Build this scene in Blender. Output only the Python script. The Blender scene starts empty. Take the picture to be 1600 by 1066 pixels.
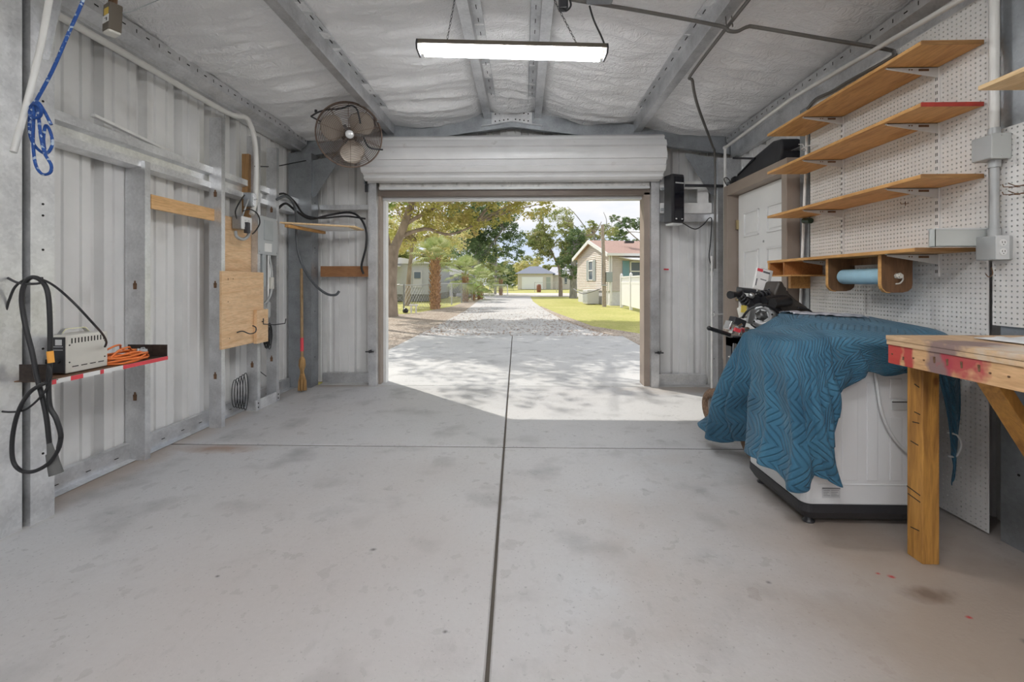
import bpy, math, random
from mathutils import Vector, Matrix, noise
R = random.Random(7)
C = bpy.context.scene.collection
PI = math.pi
# ------------------------------------------------------------------ camera model (used to read real positions)
F = 711.0; TH = math.atan(18/F); CH = 1.25
_c, _s = math.cos(TH), math.sin(TH)
def ray(px, py):
    u = (px-800)/F; v = (441-py)/F
    return (-_s+u*_c, _c+u*_s, v)
def PX(px, py, x):
    r = ray(px, py); t = x/r[0]; return Vector((x, r[1]*t, CH+r[2]*t))
def PY(px, py, y):
    r = ray(px, py); t = y/r[1]; return Vector((r[0]*t, y, CH+r[2]*t))
def PZ(px, py, z):
    r = ray(px, py); t = (z-CH)/r[2]; return Vector((r[0]*t, r[1]*t, z))
# ------------------------------------------------------------------ mesh builder
class MB:
    def __init__(s): s.v = []; s.f = []; s.sm = []; s.mi = []; s.uv = None; s.cm = 0
    def add(s, vs, fs, sm=False):
        o = len(s.v); s.v += [tuple(v) for v in vs]
        for f in fs: s.f.append(tuple(i+o for i in f)); s.sm.append(sm); s.mi.append(s.cm)
        return s
    def box(s, x0, y0, z0, x1, y1, z1):
        if x0 > x1: x0, x1 = x1, x0
        if y0 > y1: y0, y1 = y1, y0
        if z0 > z1: z0, z1 = z1, z0
        v = [(x, y, z) for x in (x0, x1) for y in (y0, y1) for z in (z0, z1)]
        return s.add(v, [(0,1,3,2),(4,6,7,5),(0,4,5,1),(2,3,7,6),(0,2,6,4),(1,5,7,3)])
    def obox(s, c, size, rot=(0,0,0), M=None):
        M = M or Matrix.Rotation(rot[2],3,'Z') @ Matrix.Rotation(rot[1],3,'Y') @ Matrix.Rotation(rot[0],3,'X')
        c = Vector(c); h = Vector(size)/2
        v = [c + M @ Vector((x*h.x, y*h.y, z*h.z)) for x in (-1,1) for y in (-1,1) for z in (-1,1)]
        return s.add(v, [(0,1,3,2),(4,6,7,5),(0,4,5,1),(2,3,7,6),(0,2,6,4),(1,5,7,3)])
    def beam(s, p0, p1, w, h, up=(0,0,1)):
        p0, p1 = Vector(p0), Vector(p1); d = (p1-p0); L = d.length; d.normalize()
        a = d.cross(Vector(up)).normalized(); b = a.cross(d).normalized()
        M = Matrix((a, d, b)).transposed()
        return s.obox((p0+p1)/2, (w, L, h), M=M)
    def tube(s, pts, r, n=8, closed=False, smooth=True):
        pts = [Vector(p) for p in pts]; m = len(pts)
        rs = r if isinstance(r, (list, tuple)) else [r]*m
        vs = []; prev = None
        for i, p in enumerate(pts):
            a = pts[(i-1) % m] if (closed or i > 0) else p
            b = pts[(i+1) % m] if (closed or i < m-1) else p
            d = (b-a)
            d = d.normalized() if d.length > 1e-9 else Vector((0,0,1))
            if prev is None:
                t = Vector((0,0,1)) if abs(d.z) < .9 else Vector((1,0,0))
                n1 = d.cross(t).normalized()
            else:
                n1 = (prev - d*prev.dot(d))
                n1 = n1.normalized() if n1.length > 1e-6 else d.orthogonal().normalized()
            prev = n1; n2 = d.cross(n1)
            for k in range(n):
                an = 2*PI*k/n; vs.append(p + (n1*math.cos(an)+n2*math.sin(an))*rs[i])
        fs = []
        for i in range(m if closed else m-1):
            j = (i+1) % m
            for k in range(n):
                k2 = (k+1) % n; fs.append((i*n+k, i*n+k2, j*n+k2, j*n+k))
        s.add(vs, fs, smooth)
        if not closed:
            s.add(vs[:n][::-1], [tuple(range(n))]); s.add(vs[-n:], [tuple(range(n))])
        return s
    def cyl(s, p0, p1, r0, r1=None, n=16): return s.tube([p0, p1], [r0, r0 if r1 is None else r1], n)
    def lathe(s, prof, c=(0,0,0), axis=(0,0,1), n=24, smooth=True):
        ax = Vector(axis).normalized(); a = ax.orthogonal().normalized(); b = ax.cross(a); c = Vector(c)
        vs = [c + ax*z + (a*math.cos(2*PI*k/n)+b*math.sin(2*PI*k/n))*r for r, z in prof for k in range(n)]
        fs = [(i*n+k, i*n+(k+1) % n, (i+1)*n+(k+1) % n, (i+1)*n+k) for i in range(len(prof)-1) for k in range(n)]
        s.add(vs, fs, smooth)
        if prof[0][0] > 1e-4: s.add(vs[:n][::-1], [tuple(range(n))])
        if prof[-1][0] > 1e-4: s.add(vs[-n:], [tuple(range(n))])
        return s
    def ball(s, c, r, n=12):
        m = n//2; return s.lathe([(r*math.sin(PI*i/m), -r*math.cos(PI*i/m)) for i in range(m+1)], c, n=n)
    def prism(s, poly, org, a, b, d):      # closed polygon in plane (a,b), thick along d
        org, a, b, d = Vector(org), Vector(a), Vector(b), Vector(d); n = len(poly)
        v0 = [org+a*x+b*y for x, y in poly]; v1 = [p+d for p in v0]
        return s.add(v0+v1, [tuple(range(n))[::-1], tuple(range(n, 2*n))] + [(i, (i+1) % n, n+(i+1) % n, n+i) for i in range(n)])
    def strip(s, poly, org, a, b, d):      # open profile swept along d (sheet metal)
        org, a, b, d = Vector(org), Vector(a), Vector(b), Vector(d); n = len(poly)
        v0 = [org+a*x+b*y for x, y in poly]; v1 = [p+d for p in v0]
        return s.add(v0+v1, [(i, i+1, n+i+1, n+i) for i in range(n-1)])
    def grid(s, fn, nu, nv, smooth=True, uv=None):
        vs = [fn(i/nu, j/nv) for j in range(nv+1) for i in range(nu+1)]
        fs = [(j*(nu+1)+i, j*(nu+1)+i+1, (j+1)*(nu+1)+i+1, (j+1)*(nu+1)+i) for j in range(nv) for i in range(nu)]
        if uv:
            s.uv = [uv(i/nu, j/nv) for j in range(nv+1) for i in range(nu+1)]
        return s.add(vs, fs, smooth)
    def build(s, name, m, parent=None, bevel=0, solid=0, center=True, base=False, segs=2):
        me = bpy.data.meshes.new(name)
        xs, ys, zs = zip(*s.v)
        o = Vector(((min(xs)+max(xs))/2, (min(ys)+max(ys))/2, min(zs) if base else (min(zs)+max(zs))/2)) if center else Vector()
        me.from_pydata([(a-o.x, b-o.y, c-o.z) for a, b, c in s.v], [], s.f)
        for p, q, k in zip(me.polygons, s.sm, s.mi): p.use_smooth = q; p.material_index = k
        for q in (m if isinstance(m, (list, tuple)) else [m]): me.materials.append(q)
        if s.uv:
            l = me.uv_layers.new(name='UVMap')
            for lo in me.loops: l.data[lo.index].uv = s.uv[lo.vertex_index]
        ob = bpy.data.objects.new(name, me); C.objects.link(ob)
        po = WO.get(parent.name, Vector()) if parent else Vector()
        ob.location = o - po; WO[ob.name] = o
        if parent: ob.parent = parent
        if solid:
            q = ob.modifiers.new('s', 'SOLIDIFY'); q.thickness = solid; q.offset = 0
        if bevel:
            q = ob.modifiers.new('b', 'BEVEL'); q.width = bevel; q.segments = segs; q.limit_method = 'ANGLE'; q.angle_limit = .6
            q.harden_normals = False
        return ob
    def each(s, name, m, parent=None, **k):
        par = list(range(len(s.v)))
        def fd_(i):
            while par[i] != i: par[i] = par[par[i]]; i = par[i]
            return i
        for f in s.f:
            a = fd_(f[0])
            for q in f[1:]: par[fd_(q)] = a
        key = {}
        for i, v in enumerate(s.v): key.setdefault((round(v[0],5), round(v[1],5), round(v[2],5)), []).append(i)
        for l in key.values():
            for q in l[1:]: par[fd_(q)] = fd_(l[0])
        g = {}
        for fi, f in enumerate(s.f): g.setdefault(fd_(f[0]), []).append(fi)
        out = []
        for fs in g.values():
            b = MB(); ix = {}
            for fi in fs:
                for q in s.f[fi]:
                    if q not in ix: ix[q] = len(b.v); b.v.append(s.v[q])
                b.f.append(tuple(ix[q] for q in s.f[fi])); b.sm.append(s.sm[fi]); b.mi.append(s.mi[fi])
            out.append(b.build(name, m, parent, **k))
        return out
def lerp(a, b, t): return a+(b-a)*t
WO = {}
def thing(name, label, cat, loc=(0,0,0), group=None, kind=None):
    o = bpy.data.objects.new(name, None); C.objects.link(o); o.location = loc; o.empty_display_size = .05
    WO[o.name] = Vector(loc); return tag(o, label, cat, group, kind)
def tag(o, label=None, cat=None, group=None, kind=None):
    if label: o['label'] = label
    if cat: o['category'] = cat
    if group: o['group'] = group
    if kind: o['kind'] = kind
    return o
def copy_tree(o, parent=None):
    c = o.copy(); C.objects.link(c)
    if parent: c.parent = parent
    for ch in list(o.children): copy_tree(ch, c)
    return c
def smooth_path(pts, k=6, closed=False):
    pts = [Vector(p) for p in pts]; n = len(pts); out = []
    g = (lambda i: pts[i % n]) if closed else (lambda i: pts[max(0, min(n-1, i))])
    for i in range(n if closed else n-1):
        a, b, c, d = g(i-1), g(i), g(i+1), g(i+2)
        for q in range(k):
            t = q/k
            out.append(.5*((2*b)+(c-a)*t+(2*a-5*b+4*c-d)*t*t+(3*b-a-3*c+d)*t**3))
    if not closed: out.append(pts[-1])
    return out
# ------------------------------------------------------------------ materials
def nodes(name):
    m = bpy.data.materials.new(name); m.use_nodes = True; nt = m.node_tree
    return m, nt, nt.nodes['Principled BSDF'], nt.nodes, nt.links
def ramp(N, stops):
    r = N.new('ShaderNodeValToRGB'); e = r.color_ramp.elements
    while len(e) < len(stops): e.new(.5)
    for q, (p, c) in zip(e, stops): q.position = p; q.color = (*c, 1) if len(c) == 3 else c
    return r
def mat(name, col, rough=.5, metal=0., var=.0, vscale=8., bump=0., bscale=60., dirt=None, dscale=3., dth=(.5,.7), spec=.5, emit=None, stretch=(1,1,1), coat=0):
    m, nt, b, N, L = nodes(name)
    b.inputs['Roughness'].default_value = rough; b.inputs['Metallic'].default_value = metal
    b.inputs['Specular IOR Level'].default_value = spec
    if coat: b.inputs['Coat Weight'].default_value = coat
    b.inputs['Base Color'].default_value = (*col, 1)
    if emit:
        b.inputs['Emission Color'].default_value = (*emit[0], 1); b.inputs['Emission Strength'].default_value = emit[1]
    tc = N.new('ShaderNodeTexCoord'); mp = N.new('ShaderNodeMapping'); mp.inputs['Scale'].default_value = stretch
    L.new(tc.outputs['Object'], mp.inputs[0])
    out = None
    if var:
        n = N.new('ShaderNodeTexNoise'); n.inputs['Scale'].default_value = vscale; n.inputs['Detail'].default_value = 5
        L.new(mp.outputs[0], n.inputs[0])
        r = ramp(N, [(.3, tuple(max(0, c*(1-var)) for c in col)), (.7, tuple(min(1, c*(1+var)) for c in col))])
        L.new(n.outputs[0], r.inputs[0]); out = r.outputs[0]
    if dirt:
        n = N.new('ShaderNodeTexNoise'); n.inputs['Scale'].default_value = dscale; n.inputs['Detail'].default_value = 8
        L.new(mp.outputs[0], n.inputs[0])
        r = ramp(N, [(dth[0], (0,0,0)), (dth[1], (1,1,1))]); L.new(n.outputs[0], r.inputs[0])
        x = N.new('ShaderNodeMix'); x.data_type = 'RGBA'; L.new(r.outputs[0], x.inputs[0])
        if out: L.new(out, x.inputs[6])
        else: x.inputs[6].default_value = (*col, 1)
        x.inputs[7].default_value = (*dirt, 1); out = x.outputs[2]
    if out: L.new(out, b.inputs['Base Color'])
    if bump:
        n = N.new('ShaderNodeTexNoise'); n.inputs['Scale'].default_value = bscale; n.inputs['Detail'].default_value = 4
        L.new(mp.outputs[0], n.inputs[0])
        q = N.new('ShaderNodeBump'); q.inputs['Strength'].default_value = bump; q.inputs['Distance'].default_value = .01
        L.new(n.outputs[0], q.inputs['Height']); L.new(q.outputs[0], b.inputs['Normal'])
    return m
def galv(name, col=(.62,.625,.635), rough=.33, metal=.72):
    m, nt, b, N, L = nodes(name)
    tc = N.new('ShaderNodeTexCoord')
    v = N.new('ShaderNodeTexVoronoi'); v.inputs['Scale'].default_value = 70; L.new(tc.outputs['Object'], v.inputs[0])
    n = N.new('ShaderNodeTexNoise'); n.inputs['Scale'].default_value = 6; n.inputs['Detail'].default_value = 6; L.new(tc.outputs['Object'], n.inputs[0])
    a = N.new('ShaderNodeMix'); a.data_type = 'RGBA'; a.inputs[0].default_value = .16
    L.new(n.outputs[0], a.inputs[6]); L.new(v.outputs['Color'], a.inputs[7])
    bw = N.new('ShaderNodeRGBToBW'); L.new(a.outputs[2], bw.inputs[0])
    r = ramp(N, [(.3, tuple(c*.82 for c in col)), (.65, tuple(min(1, c*1.2) for c in col))]); L.new(bw.outputs[0], r.inputs[0])
    L.new(r.outputs[0], b.inputs['Base Color']); b.inputs['Metallic'].default_value = metal
    mr = N.new('ShaderNodeMapRange'); mr.inputs[3].default_value = rough-.08; mr.inputs[4].default_value = rough+.16
    L.new(bw.outputs[0], mr.inputs[0]); L.new(mr.outputs[0], b.inputs['Roughness'])
    return m
def wood(name, light, dark, axis='Y', rough=.55, ring=14., knots=True, stain=None):
    m, nt, b, N, L = nodes(name)
    tc = N.new('ShaderNodeTexCoord'); mp = N.new('ShaderNodeMapping')
    sc = {'X': (.12,1,1), 'Y': (1,.12,1), 'Z': (1,1,.12)}[axis]; mp.inputs['Scale'].default_value = sc
    L.new(tc.outputs['Object'], mp.inputs[0])
    n = N.new('ShaderNodeTexNoise'); n.inputs['Scale'].default_value = ring; n.inputs['Detail'].default_value = 7; n.inputs['Distortion'].default_value = 1.6
    L.new(mp.outputs[0], n.inputs[0])
    r = ramp(N, [(.3, dark), (.45, tuple((a*.4+c*.6) for a, c in zip(dark, light))), (.55, light), (.63, tuple((a*.5+c*.5) for a, c in zip(dark, light))), (.75, light)])
    L.new(n.outputs[0], r.inputs[0])
    f = N.new('ShaderNodeTexNoise'); f.inputs['Scale'].default_value = 130; f.inputs['Detail'].default_value = 3
    L.new(mp.outputs[0], f.inputs[0])
    x = N.new('ShaderNodeMix'); x.data_type = 'RGBA'; x.blend_type = 'MULTIPLY'; x.inputs[0].default_value = .55
    fr = ramp(N, [(.35, (.72,.68,.62)), (.6, (1,1,1))]); L.new(f.outputs[0], fr.inputs[0])
    L.new(r.outputs[0], x.inputs[6]); L.new(fr.outputs[0], x.inputs[7]); out = x.outputs[2]
    if knots:
        v = N.new('ShaderNodeTexVoronoi'); v.inputs['Scale'].default_value = 6.
        mp2 = N.new('ShaderNodeMapping'); mp2.inputs['Scale'].default_value = tuple(.5+.5*q for q in sc); L.new(tc.outputs['Object'], mp2.inputs[0]); L.new(mp2.outputs[0], v.inputs[0])
        kr = ramp(N, [(.05, (.3,.17,.08)), (.11, (1,1,1))]); L.new(v.outputs['Distance'], kr.inputs[0])
        y = N.new('ShaderNodeMix'); y.data_type = 'RGBA'; y.blend_type = 'MULTIPLY'; y.inputs[0].default_value = .8
        L.new(out, y.inputs[6]); L.new(kr.outputs[0], y.inputs[7]); out = y.outputs[2]
    if stain:
        for (pos, rad, colr) in stain:
            g = N.new('ShaderNodeVectorMath'); g.operation = 'DISTANCE'
            mm = N.new('ShaderNodeMapping'); mm.inputs['Scale'].default_value = rad; L.new(tc.outputs['Object'], mm.inputs[0])
            nn = N.new('ShaderNodeTexNoise'); nn.inputs['Scale'].default_value = 22; L.new(tc.outputs['Object'], nn.inputs[0])
            L.new(mm.outputs[0], g.inputs[0]); g.inputs[1].default_value = tuple(p*q for p, q in zip(pos, rad))
            ad = N.new('ShaderNodeMath'); ad.operation = 'MULTIPLY_ADD'; ad.inputs[1].default_value = 1.1; L.new(nn.outputs[0], ad.inputs[0]); L.new(g.outputs['Value'], ad.inputs[2])
            sr = ramp(N, [(.75, (.9,.9,.9)), (1., (0,0,0))]); sr.color_ramp.elements[1].position = 1.0
            md = N.new('ShaderNodeMath'); md.operation = 'MULTIPLY'; md.inputs[1].default_value = .62; L.new(ad.outputs[0], md.inputs[0]); L.new(md.outputs[0], sr.inputs[0])
            y = N.new('ShaderNodeMix'); y.data_type = 'RGBA'; L.new(sr.outputs[0], y.inputs[0]); L.new(out, y.inputs[6]); y.inputs[7].default_value = (*colr, 1); out = y.outputs[2]
    L.new(out, b.inputs['Base Color']); b.inputs['Roughness'].default_value = rough
    q = N.new('ShaderNodeBump'); q.inputs['Strength'].default_value = .15; q.inputs['Distance'].default_value = .003
    L.new(f.outputs[0], q.inputs['Height']); L.new(q.outputs[0], b.inputs['Normal'])
    return m
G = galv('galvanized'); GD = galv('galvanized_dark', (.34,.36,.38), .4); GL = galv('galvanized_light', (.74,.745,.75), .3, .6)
SHEET = mat('painted_sheet', (.80,.795,.785), .42, 0, .06, 3, dirt=(.5,.49,.47), dscale=2.2, dth=(.58,.85))
SHEETO = mat('door_curtain_paint', (.74,.74,.74), .38, 0, .05, 4, dirt=(.42,.4,.37), dscale=7, dth=(.66,.85))
DIRTYW = mat('dirty_white_paint', (.62,.61,.59), .5, 0, .15, 12, dirt=(.25,.24,.22), dscale=14, dth=(.56,.75))
BROWN = mat('brown_trim_paint', (.30,.245,.205), .5, 0, .08, 5)
BROWND = mat('dark_brown_lintel', (.16,.125,.10), .5, 0, .08, 5)
WHITE = mat('white_paint', (.78,.78,.77), .4, 0, .03, 5)
WHITEB = mat('white_board_paint', (.86,.85,.83), .5, 0, .08, 9)
PVC = mat('white_pvc', (.70,.69,.66), .35, 0, .06, 6)
PVCG = mat('grey_conduit', (.42,.43,.43), .4, .2, .08, 8)
EMT = mat('dark_emt', (.16,.15,.14), .4, .5, .1, 8)
BLACK = mat('black_rubber', (.018,.018,.02), .45)
BLACKP = mat('black_plastic', (.03,.03,.034), .35, 0, .2, 12)
BLACKG = mat('gloss_black', (.012,.012,.018), .12)
HOLE = mat('dark_hole', (.02,.018,.016), .8)
RUST = mat('rust_brown', (.16,.085,.045), .7, .1, .4, 40, bump=.3)
GREYP = mat('grey_paint', (.42,.45,.46), .45, .1, .06, 6)
GREYL = mat('light_grey_plastic', (.62,.63,.63), .4)
ORANGE = mat('orange_cord', (.85,.22,.05), .4)
ORTAPE = mat('orange_tape', (.85,.38,.06), .5)
RED = mat('red_tape', (.72,.06,.08), .45)
REDP = mat('red_paint', (.42,.045,.03), .5, 0, .2, 20)
BLUER = None
CREAM = mat('cream_enamel', (.68,.66,.60), .4, 0, .04, 8)
GLASS = mat('grey_glass', (.12,.15,.18), .1)
CHROME = mat('bright_steel', (.75,.75,.75), .2, 1)
STEELD = mat('cast_alloy', (.42,.42,.42), .35, .8, .1, 20)
WASH = mat('washer_enamel', (.74,.745,.75), .3, 0, .02, 3)
WASHB = mat('washer_base_plastic', (.03,.03,.034), .45)
PINE_Y = wood('pine_y', (.72,.40,.14), (.50,.24,.07), 'Y', knots=False)
PINE_L = wood('pine_light_y', (.80,.58,.32), (.66,.42,.19), 'Y', knots=False)
PLY_Z = wood('plywood_z', (.80,.50,.24), (.62,.34,.13), 'Y')
PLY_L = wood('plywood_face', (.86,.60,.36), (.74,.45,.23), 'Y', ring=9)
BRW_Z = wood('brown_board_z', (.42,.24,.10), (.27,.14,.05), 'Z')
BRW_X = wood('brown_board_x', (.36,.17,.07), (.22,.10,.04), 'X')
DKW = wood('dark_stained_wood', (.20,.10,.045), (.10,.048,.02), 'Z', knots=False)
REDW = wood('reddish_wood', (.48,.20,.06), (.34,.13,.04), 'Y', knots=False)
LEGW = wood('bench_leg_wood', (.54,.27,.06), (.26,.115,.03), 'Z', ring=12)
EDGEW = wood('shelf_edge_wood', (.42,.22,.08), (.25,.12,.04), 'X', knots=False)
# ------------------------------------------------------------------ room constants
XC = -.14; RW = 2.5; LW = -2.8; YF = 5.66; YB = -3.2
def roofz(x): return 3.36-.135*abs(x-XC)
# --------------------------- floor
def concrete(name, base, dark, brown, dusty=.5, joint=False, rough=.6):
    m, nt, b, N, L = nodes(name)
    tc = N.new('ShaderNodeTexCoord'); P = tc.outputs['Object']
    def nz(s, d=6, st=None):
        n = N.new('ShaderNodeTexNoise'); n.inputs['Scale'].default_value = s; n.inputs['Detail'].default_value = d
        if st:
            mp = N.new('ShaderNodeMapping'); mp.inputs['Scale'].default_value = st; mp.inputs['Rotation'].default_value = (0,0,.5); L.new(P, mp.inputs[0]); L.new(mp.outputs[0], n.inputs[0])
        else: L.new(P, n.inputs[0])
        return n.outputs[0]
    def mix(f, a, c, mode='MIX'):
        x = N.new('ShaderNodeMix'); x.data_type = 'RGBA'; x.blend_type = mode
        if isinstance(f, float): x.inputs[0].default_value = f
        else: L.new(f, x.inputs[0])
        for s_, q in ((6, a), (7, c)):
            if isinstance(q, tuple): x.inputs[s_].default_value = (*q, 1)
            else: L.new(q, x.inputs[s_])
        return x.outputs[2]
    def rp(i, a, c, lo=0., hi=1.):
        r = ramp(N, [(a, (lo,)*3), (c, (hi,)*3)]); L.new(i, r.inputs[0]); return r.outputs[0]
    c1 = mix(rp(nz(1.3), .35, .65), base, dark)
    c2 = mix(rp(nz(.55, 4), .45, .68, 0, .55), c1, brown)
    c3 = mix(rp(nz(38, 8), .32, .62, .0, .25), c2, tuple(min(1, q*1.25) for q in base))
    c4 = mix(rp(nz(16, 12, (1,.6,1)), .61, .70, 0, .55), c3, tuple(q*.62 for q in dark))
    c4 = mix(rp(nz(9, 12), .36, .27, 0, .45), c4, tuple(min(1, q*1.3) for q in base))
    c4 = mix(rp(nz(2.6, 12), .55, .72, 0, .7), c4, tuple(q*.78 for q in dark))
    c5 = mix(rp(nz(70, 3), .64, .70, 0, .6), c4, tuple(q*.6 for q in dark))
    if joint:   # worn brown corner under the bench and stains
        def blob(pos, sc, col, cur, amt=.7, ns=6.):
            g = N.new('ShaderNodeVectorMath'); g.operation = 'DISTANCE'
            mm = N.new('ShaderNodeMapping'); mm.inputs['Scale'].default_value = sc; L.new(P, mm.inputs[0]); L.new(mm.outputs[0], g.inputs[0])
            g.inputs[1].default_value = tuple(p*q for p, q in zip(pos, sc))
            ad = N.new('ShaderNodeMath'); ad.operation = 'MULTIPLY_ADD'; ad.inputs[1].default_value = 1.2; L.new(nz(ns, 7), ad.inputs[0]); L.new(g.outputs['Value'], ad.inputs[2])
            sr = ramp(N, [(.45, (amt,)*3), (.95, (0,0,0))]); md = N.new('ShaderNodeMath'); md.operation = 'MULTIPLY'; md.inputs[1].default_value = .55
            L.new(ad.outputs[0], md.inputs[0]); L.new(md.outputs[0], sr.inputs[0]); return mix(sr.outputs[0], cur, col)
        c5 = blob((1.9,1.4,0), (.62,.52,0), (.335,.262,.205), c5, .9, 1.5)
        c5 = blob((-2.75,2.6,0), (4.5,.3,0), (.33,.25,.19), c5, .8, 3)
        c5 = blob((-2.3,3.36,0), (3,11,0), (.32,.22,.165), c5, .9, 9)
        c5 = blob((-.9,1.7,0), (.8,.6,0), (.40,.345,.315), c5, .5, 1.5)
        c5 = blob((-2.4,5.5,0), (1.2,6,0), (.34,.26,.2), c5, .7, 5)
        c5 = blob((2.1,5.4,0), (1.,3.2,0), (.36,.29,.23), c5, .7, 5)
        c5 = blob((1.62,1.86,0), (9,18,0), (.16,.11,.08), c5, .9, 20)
        for (x, y, s_) in ((-.70,2.11,60), (1.02,1.92,70), (.41,1.42,60), (-.28,1.62,90), (1.75,1.62,40), (-1.3,1.9,90)):
            c5 = blob((x, y, 0), (s_, s_*1.2, 0), (.13,.12,.115), c5, .95, 30)
        for (x, y, s_) in ((1.56,1.97,60), (1.66,1.74,80), (1.52,1.99,90)):
            c5 = blob((x, y, 0), (s_, s_*1.3, 0), (.42,.02,.02), c5, 1., 50)
    L.new(c5, b.inputs['Base Color'])
    r = N.new('ShaderNodeMapRange'); r.inputs[3].default_value = rough-.12; r.inputs[4].default_value = rough+.15; L.new(nz(5), r.inputs[0]); L.new(r.outputs[0], b.inputs['Roughness'])
    q = N.new('ShaderNodeBump'); q.inputs['Strength'].default_value = .25; q.inputs['Distance'].default_value = .004; L.new(nz(60, 8), q.inputs['Height']); L.new(q.outputs[0], b.inputs['Normal'])
    return m
CONC = concrete('concrete_floor', (.445,.445,.45), (.35,.35,.355), (.37,.335,.31), joint=True, rough=.5)
CONCO = concrete('concrete_apron', (.48,.48,.48), (.40,.40,.40), (.43,.415,.39), rough=.7)
JOINT = mat('joint_dirt', (.10,.085,.07), .9)
def jx(y): return -.115-.016*(y-1.4)
def slabs(rows, cols, name, m):
    mb = MB(); g = .007
    for (y0, y1) in rows:
        for (xa, xb) in cols:
            X = lambda q, y: jx(y) if q is None else q
            a0 = X(xa, y0)+(g if xa is None else 0); a1 = X(xa, y1)+(g if xa is None else 0)
            b0 = X(xb, y0)-(g if xb is None else 0); b1 = X(xb, y1)-(g if xb is None else 0)
            y0g, y1g = y0+(.010 if y0 < 5 else .004), y1-(.010 if y1 < 5 else .004)
            c = .006
            top = [(a0+c, y0g+c, 0), (b0-c, y0g+c, 0), (b1-c, y1g-c, 0), (a1+c, y1g-c, 0)]
            mid = [(a0, y0g, -c), (b0, y0g, -c), (b1, y1g, -c), (a1, y1g, -c)]
            bot = [(x, y, -.03) for x, y, z in mid]
            mb.cm = 0
            mb.add(top+mid+bot, [(0,1,2,3)]+[(4+i, 4+(i+1) % 4, (i+1) % 4, i) for i in range(4)]); mb.cm = 1; mb.add(mid+bot, [(4+i, 4+(i+1) % 4, (i+1) % 4, i) for i in range(4)])
    mb.cm = 1
    ys = [q for r in rows for q in r]; xs = [q for c_ in cols for q in c_ if q is not None]
    mb.box(min(xs), min(ys), -.06, max(xs), max(ys), -.016)
    return mb.build(name, [m, JOINT], center=False)
tag(slabs([(YB, .0), (.0, 3.45), (3.45, 5.48)], [(-2.9, None), (None, 2.6)], 'floor', CONC), 'grey concrete garage floor with two crossing saw joints', 'floor', kind='structure')
ap = slabs([(5.48, 10.6)], [(-2.5, None), (None, 2.3)], 'driveway_apron', CONCO)
tag(ap, 'pale concrete apron slab outside the open roll-up door', 'driveway', kind='structure')
# --------------------------- corrugated sheets
def corr_profile(a0, a1, c0, depth=.06, pitch=.348):
    pts = [(a0, 0)]; k = math.floor((a0-c0)/pitch)-1
    ev = []
    while c0+k*pitch < a1+pitch:
        c = c0+k*pitch
        ev += [(c-.048, 0), (c-.040, -depth), (c+.040, -depth), (c+.048, 0)]
        for o in (.116, .232): ev += [(c+o-.013, 0), (c+o-.008, -.014), (c+o+.008, -.014), (c+o+.013, 0)]
        k += 1
    ev.sort(key=lambda e: e[0])
    pts += [e for e in ev if a0 < e[0] < a1] + [(a1, 0)]
    return pts
def sheet_x(mb, x, y0, y1, z0, z1, out, c0):
    pr = corr_profile(y0, y1, c0)
    mb.strip(pr, (x, 0, z0), (0,1,0), (-out,0,0), (0,0,z1-z0))
def sheet_y(mb, y, x0, x1, z0, zt, out, c0):
    pr = corr_profile(x0, x1, c0); n = len(pr)
    v0 = [(a, y-out*b, z0) for a, b in pr]; v1 = [(a, y-out*b, zt(a)) for a, b in pr]
    mb.add(v0+v1, [(i, i+1, n+i+1, n+i) for i in range(n-1)])
mb = MB(); sheet_x(mb, LW, YB, YF, 0, 3.0, -1, 2.92)
tag(mb.build('wall_left', SHEET, solid=.002), 'ribbed white metal wall sheeting on the left of the garage', 'wall', kind='structure')
mb = MB(); sheet_x(mb, RW, YB, YF, 0, 3.0, 1, 4.45)
tag(mb.build('wall_right', SHEET, solid=.002), 'ribbed white metal wall sheeting behind the pegboards and side door', 'wall', kind='structure')
mb = MB()
sheet_y(mb, YF, -2.8, -1.80, 0, roofz, 1, -2.42); sheet_y(mb, YF, 1.5, 2.5, 0, roofz, 1, 1.79); sheet_y(mb, YF, -1.80, 1.5, 2.34, roofz, 1, -2.42)
tag(mb.build('wall_front', SHEET, solid=.002), 'ribbed metal end wall around the big roll-up door opening', 'wall', kind='structure')
# --------------------------- ceiling insulation
def vinyl():
    m, nt, b, N, L = nodes('white_vinyl_insulation')
    tc = N.new('ShaderNodeTexCoord')
    def nz(s, st, d=5, dist=1.5):
        mp = N.new('ShaderNodeMapping'); mp.inputs['Scale'].default_value = st; L.new(tc.outputs['Object'], mp.inputs[0])
        n = N.new('ShaderNodeTexNoise'); n.inputs['Scale'].default_value = s; n.inputs['Detail'].default_value = d; n.inputs['Distortion'].default_value = dist
        L.new(mp.outputs[0], n.inputs[0]); return n.outputs[0]
    a = N.new('ShaderNodeMath'); a.operation = 'ADD'; L.new(nz(5, (.45,1.8,1)), a.inputs[0]); L.new(nz(14, (1,1,1), 4, 2.5), a.inputs[1])
    q = N.new('ShaderNodeBump'); q.inputs['Strength'].default_value = .6; q.inputs['Distance'].default_value = .035
    L.new(a.outputs[0], q.inputs['Height']); L.new(q.outputs[0], b.inputs['Normal'])
    b.inputs['Base Color'].default_value = (.88,.88,.885,1); b.inputs['Roughness'].default_value = .34
    return m
VIN = vinyl()
PUR = [-1.58, -.42, .14, 1.30]
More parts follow.
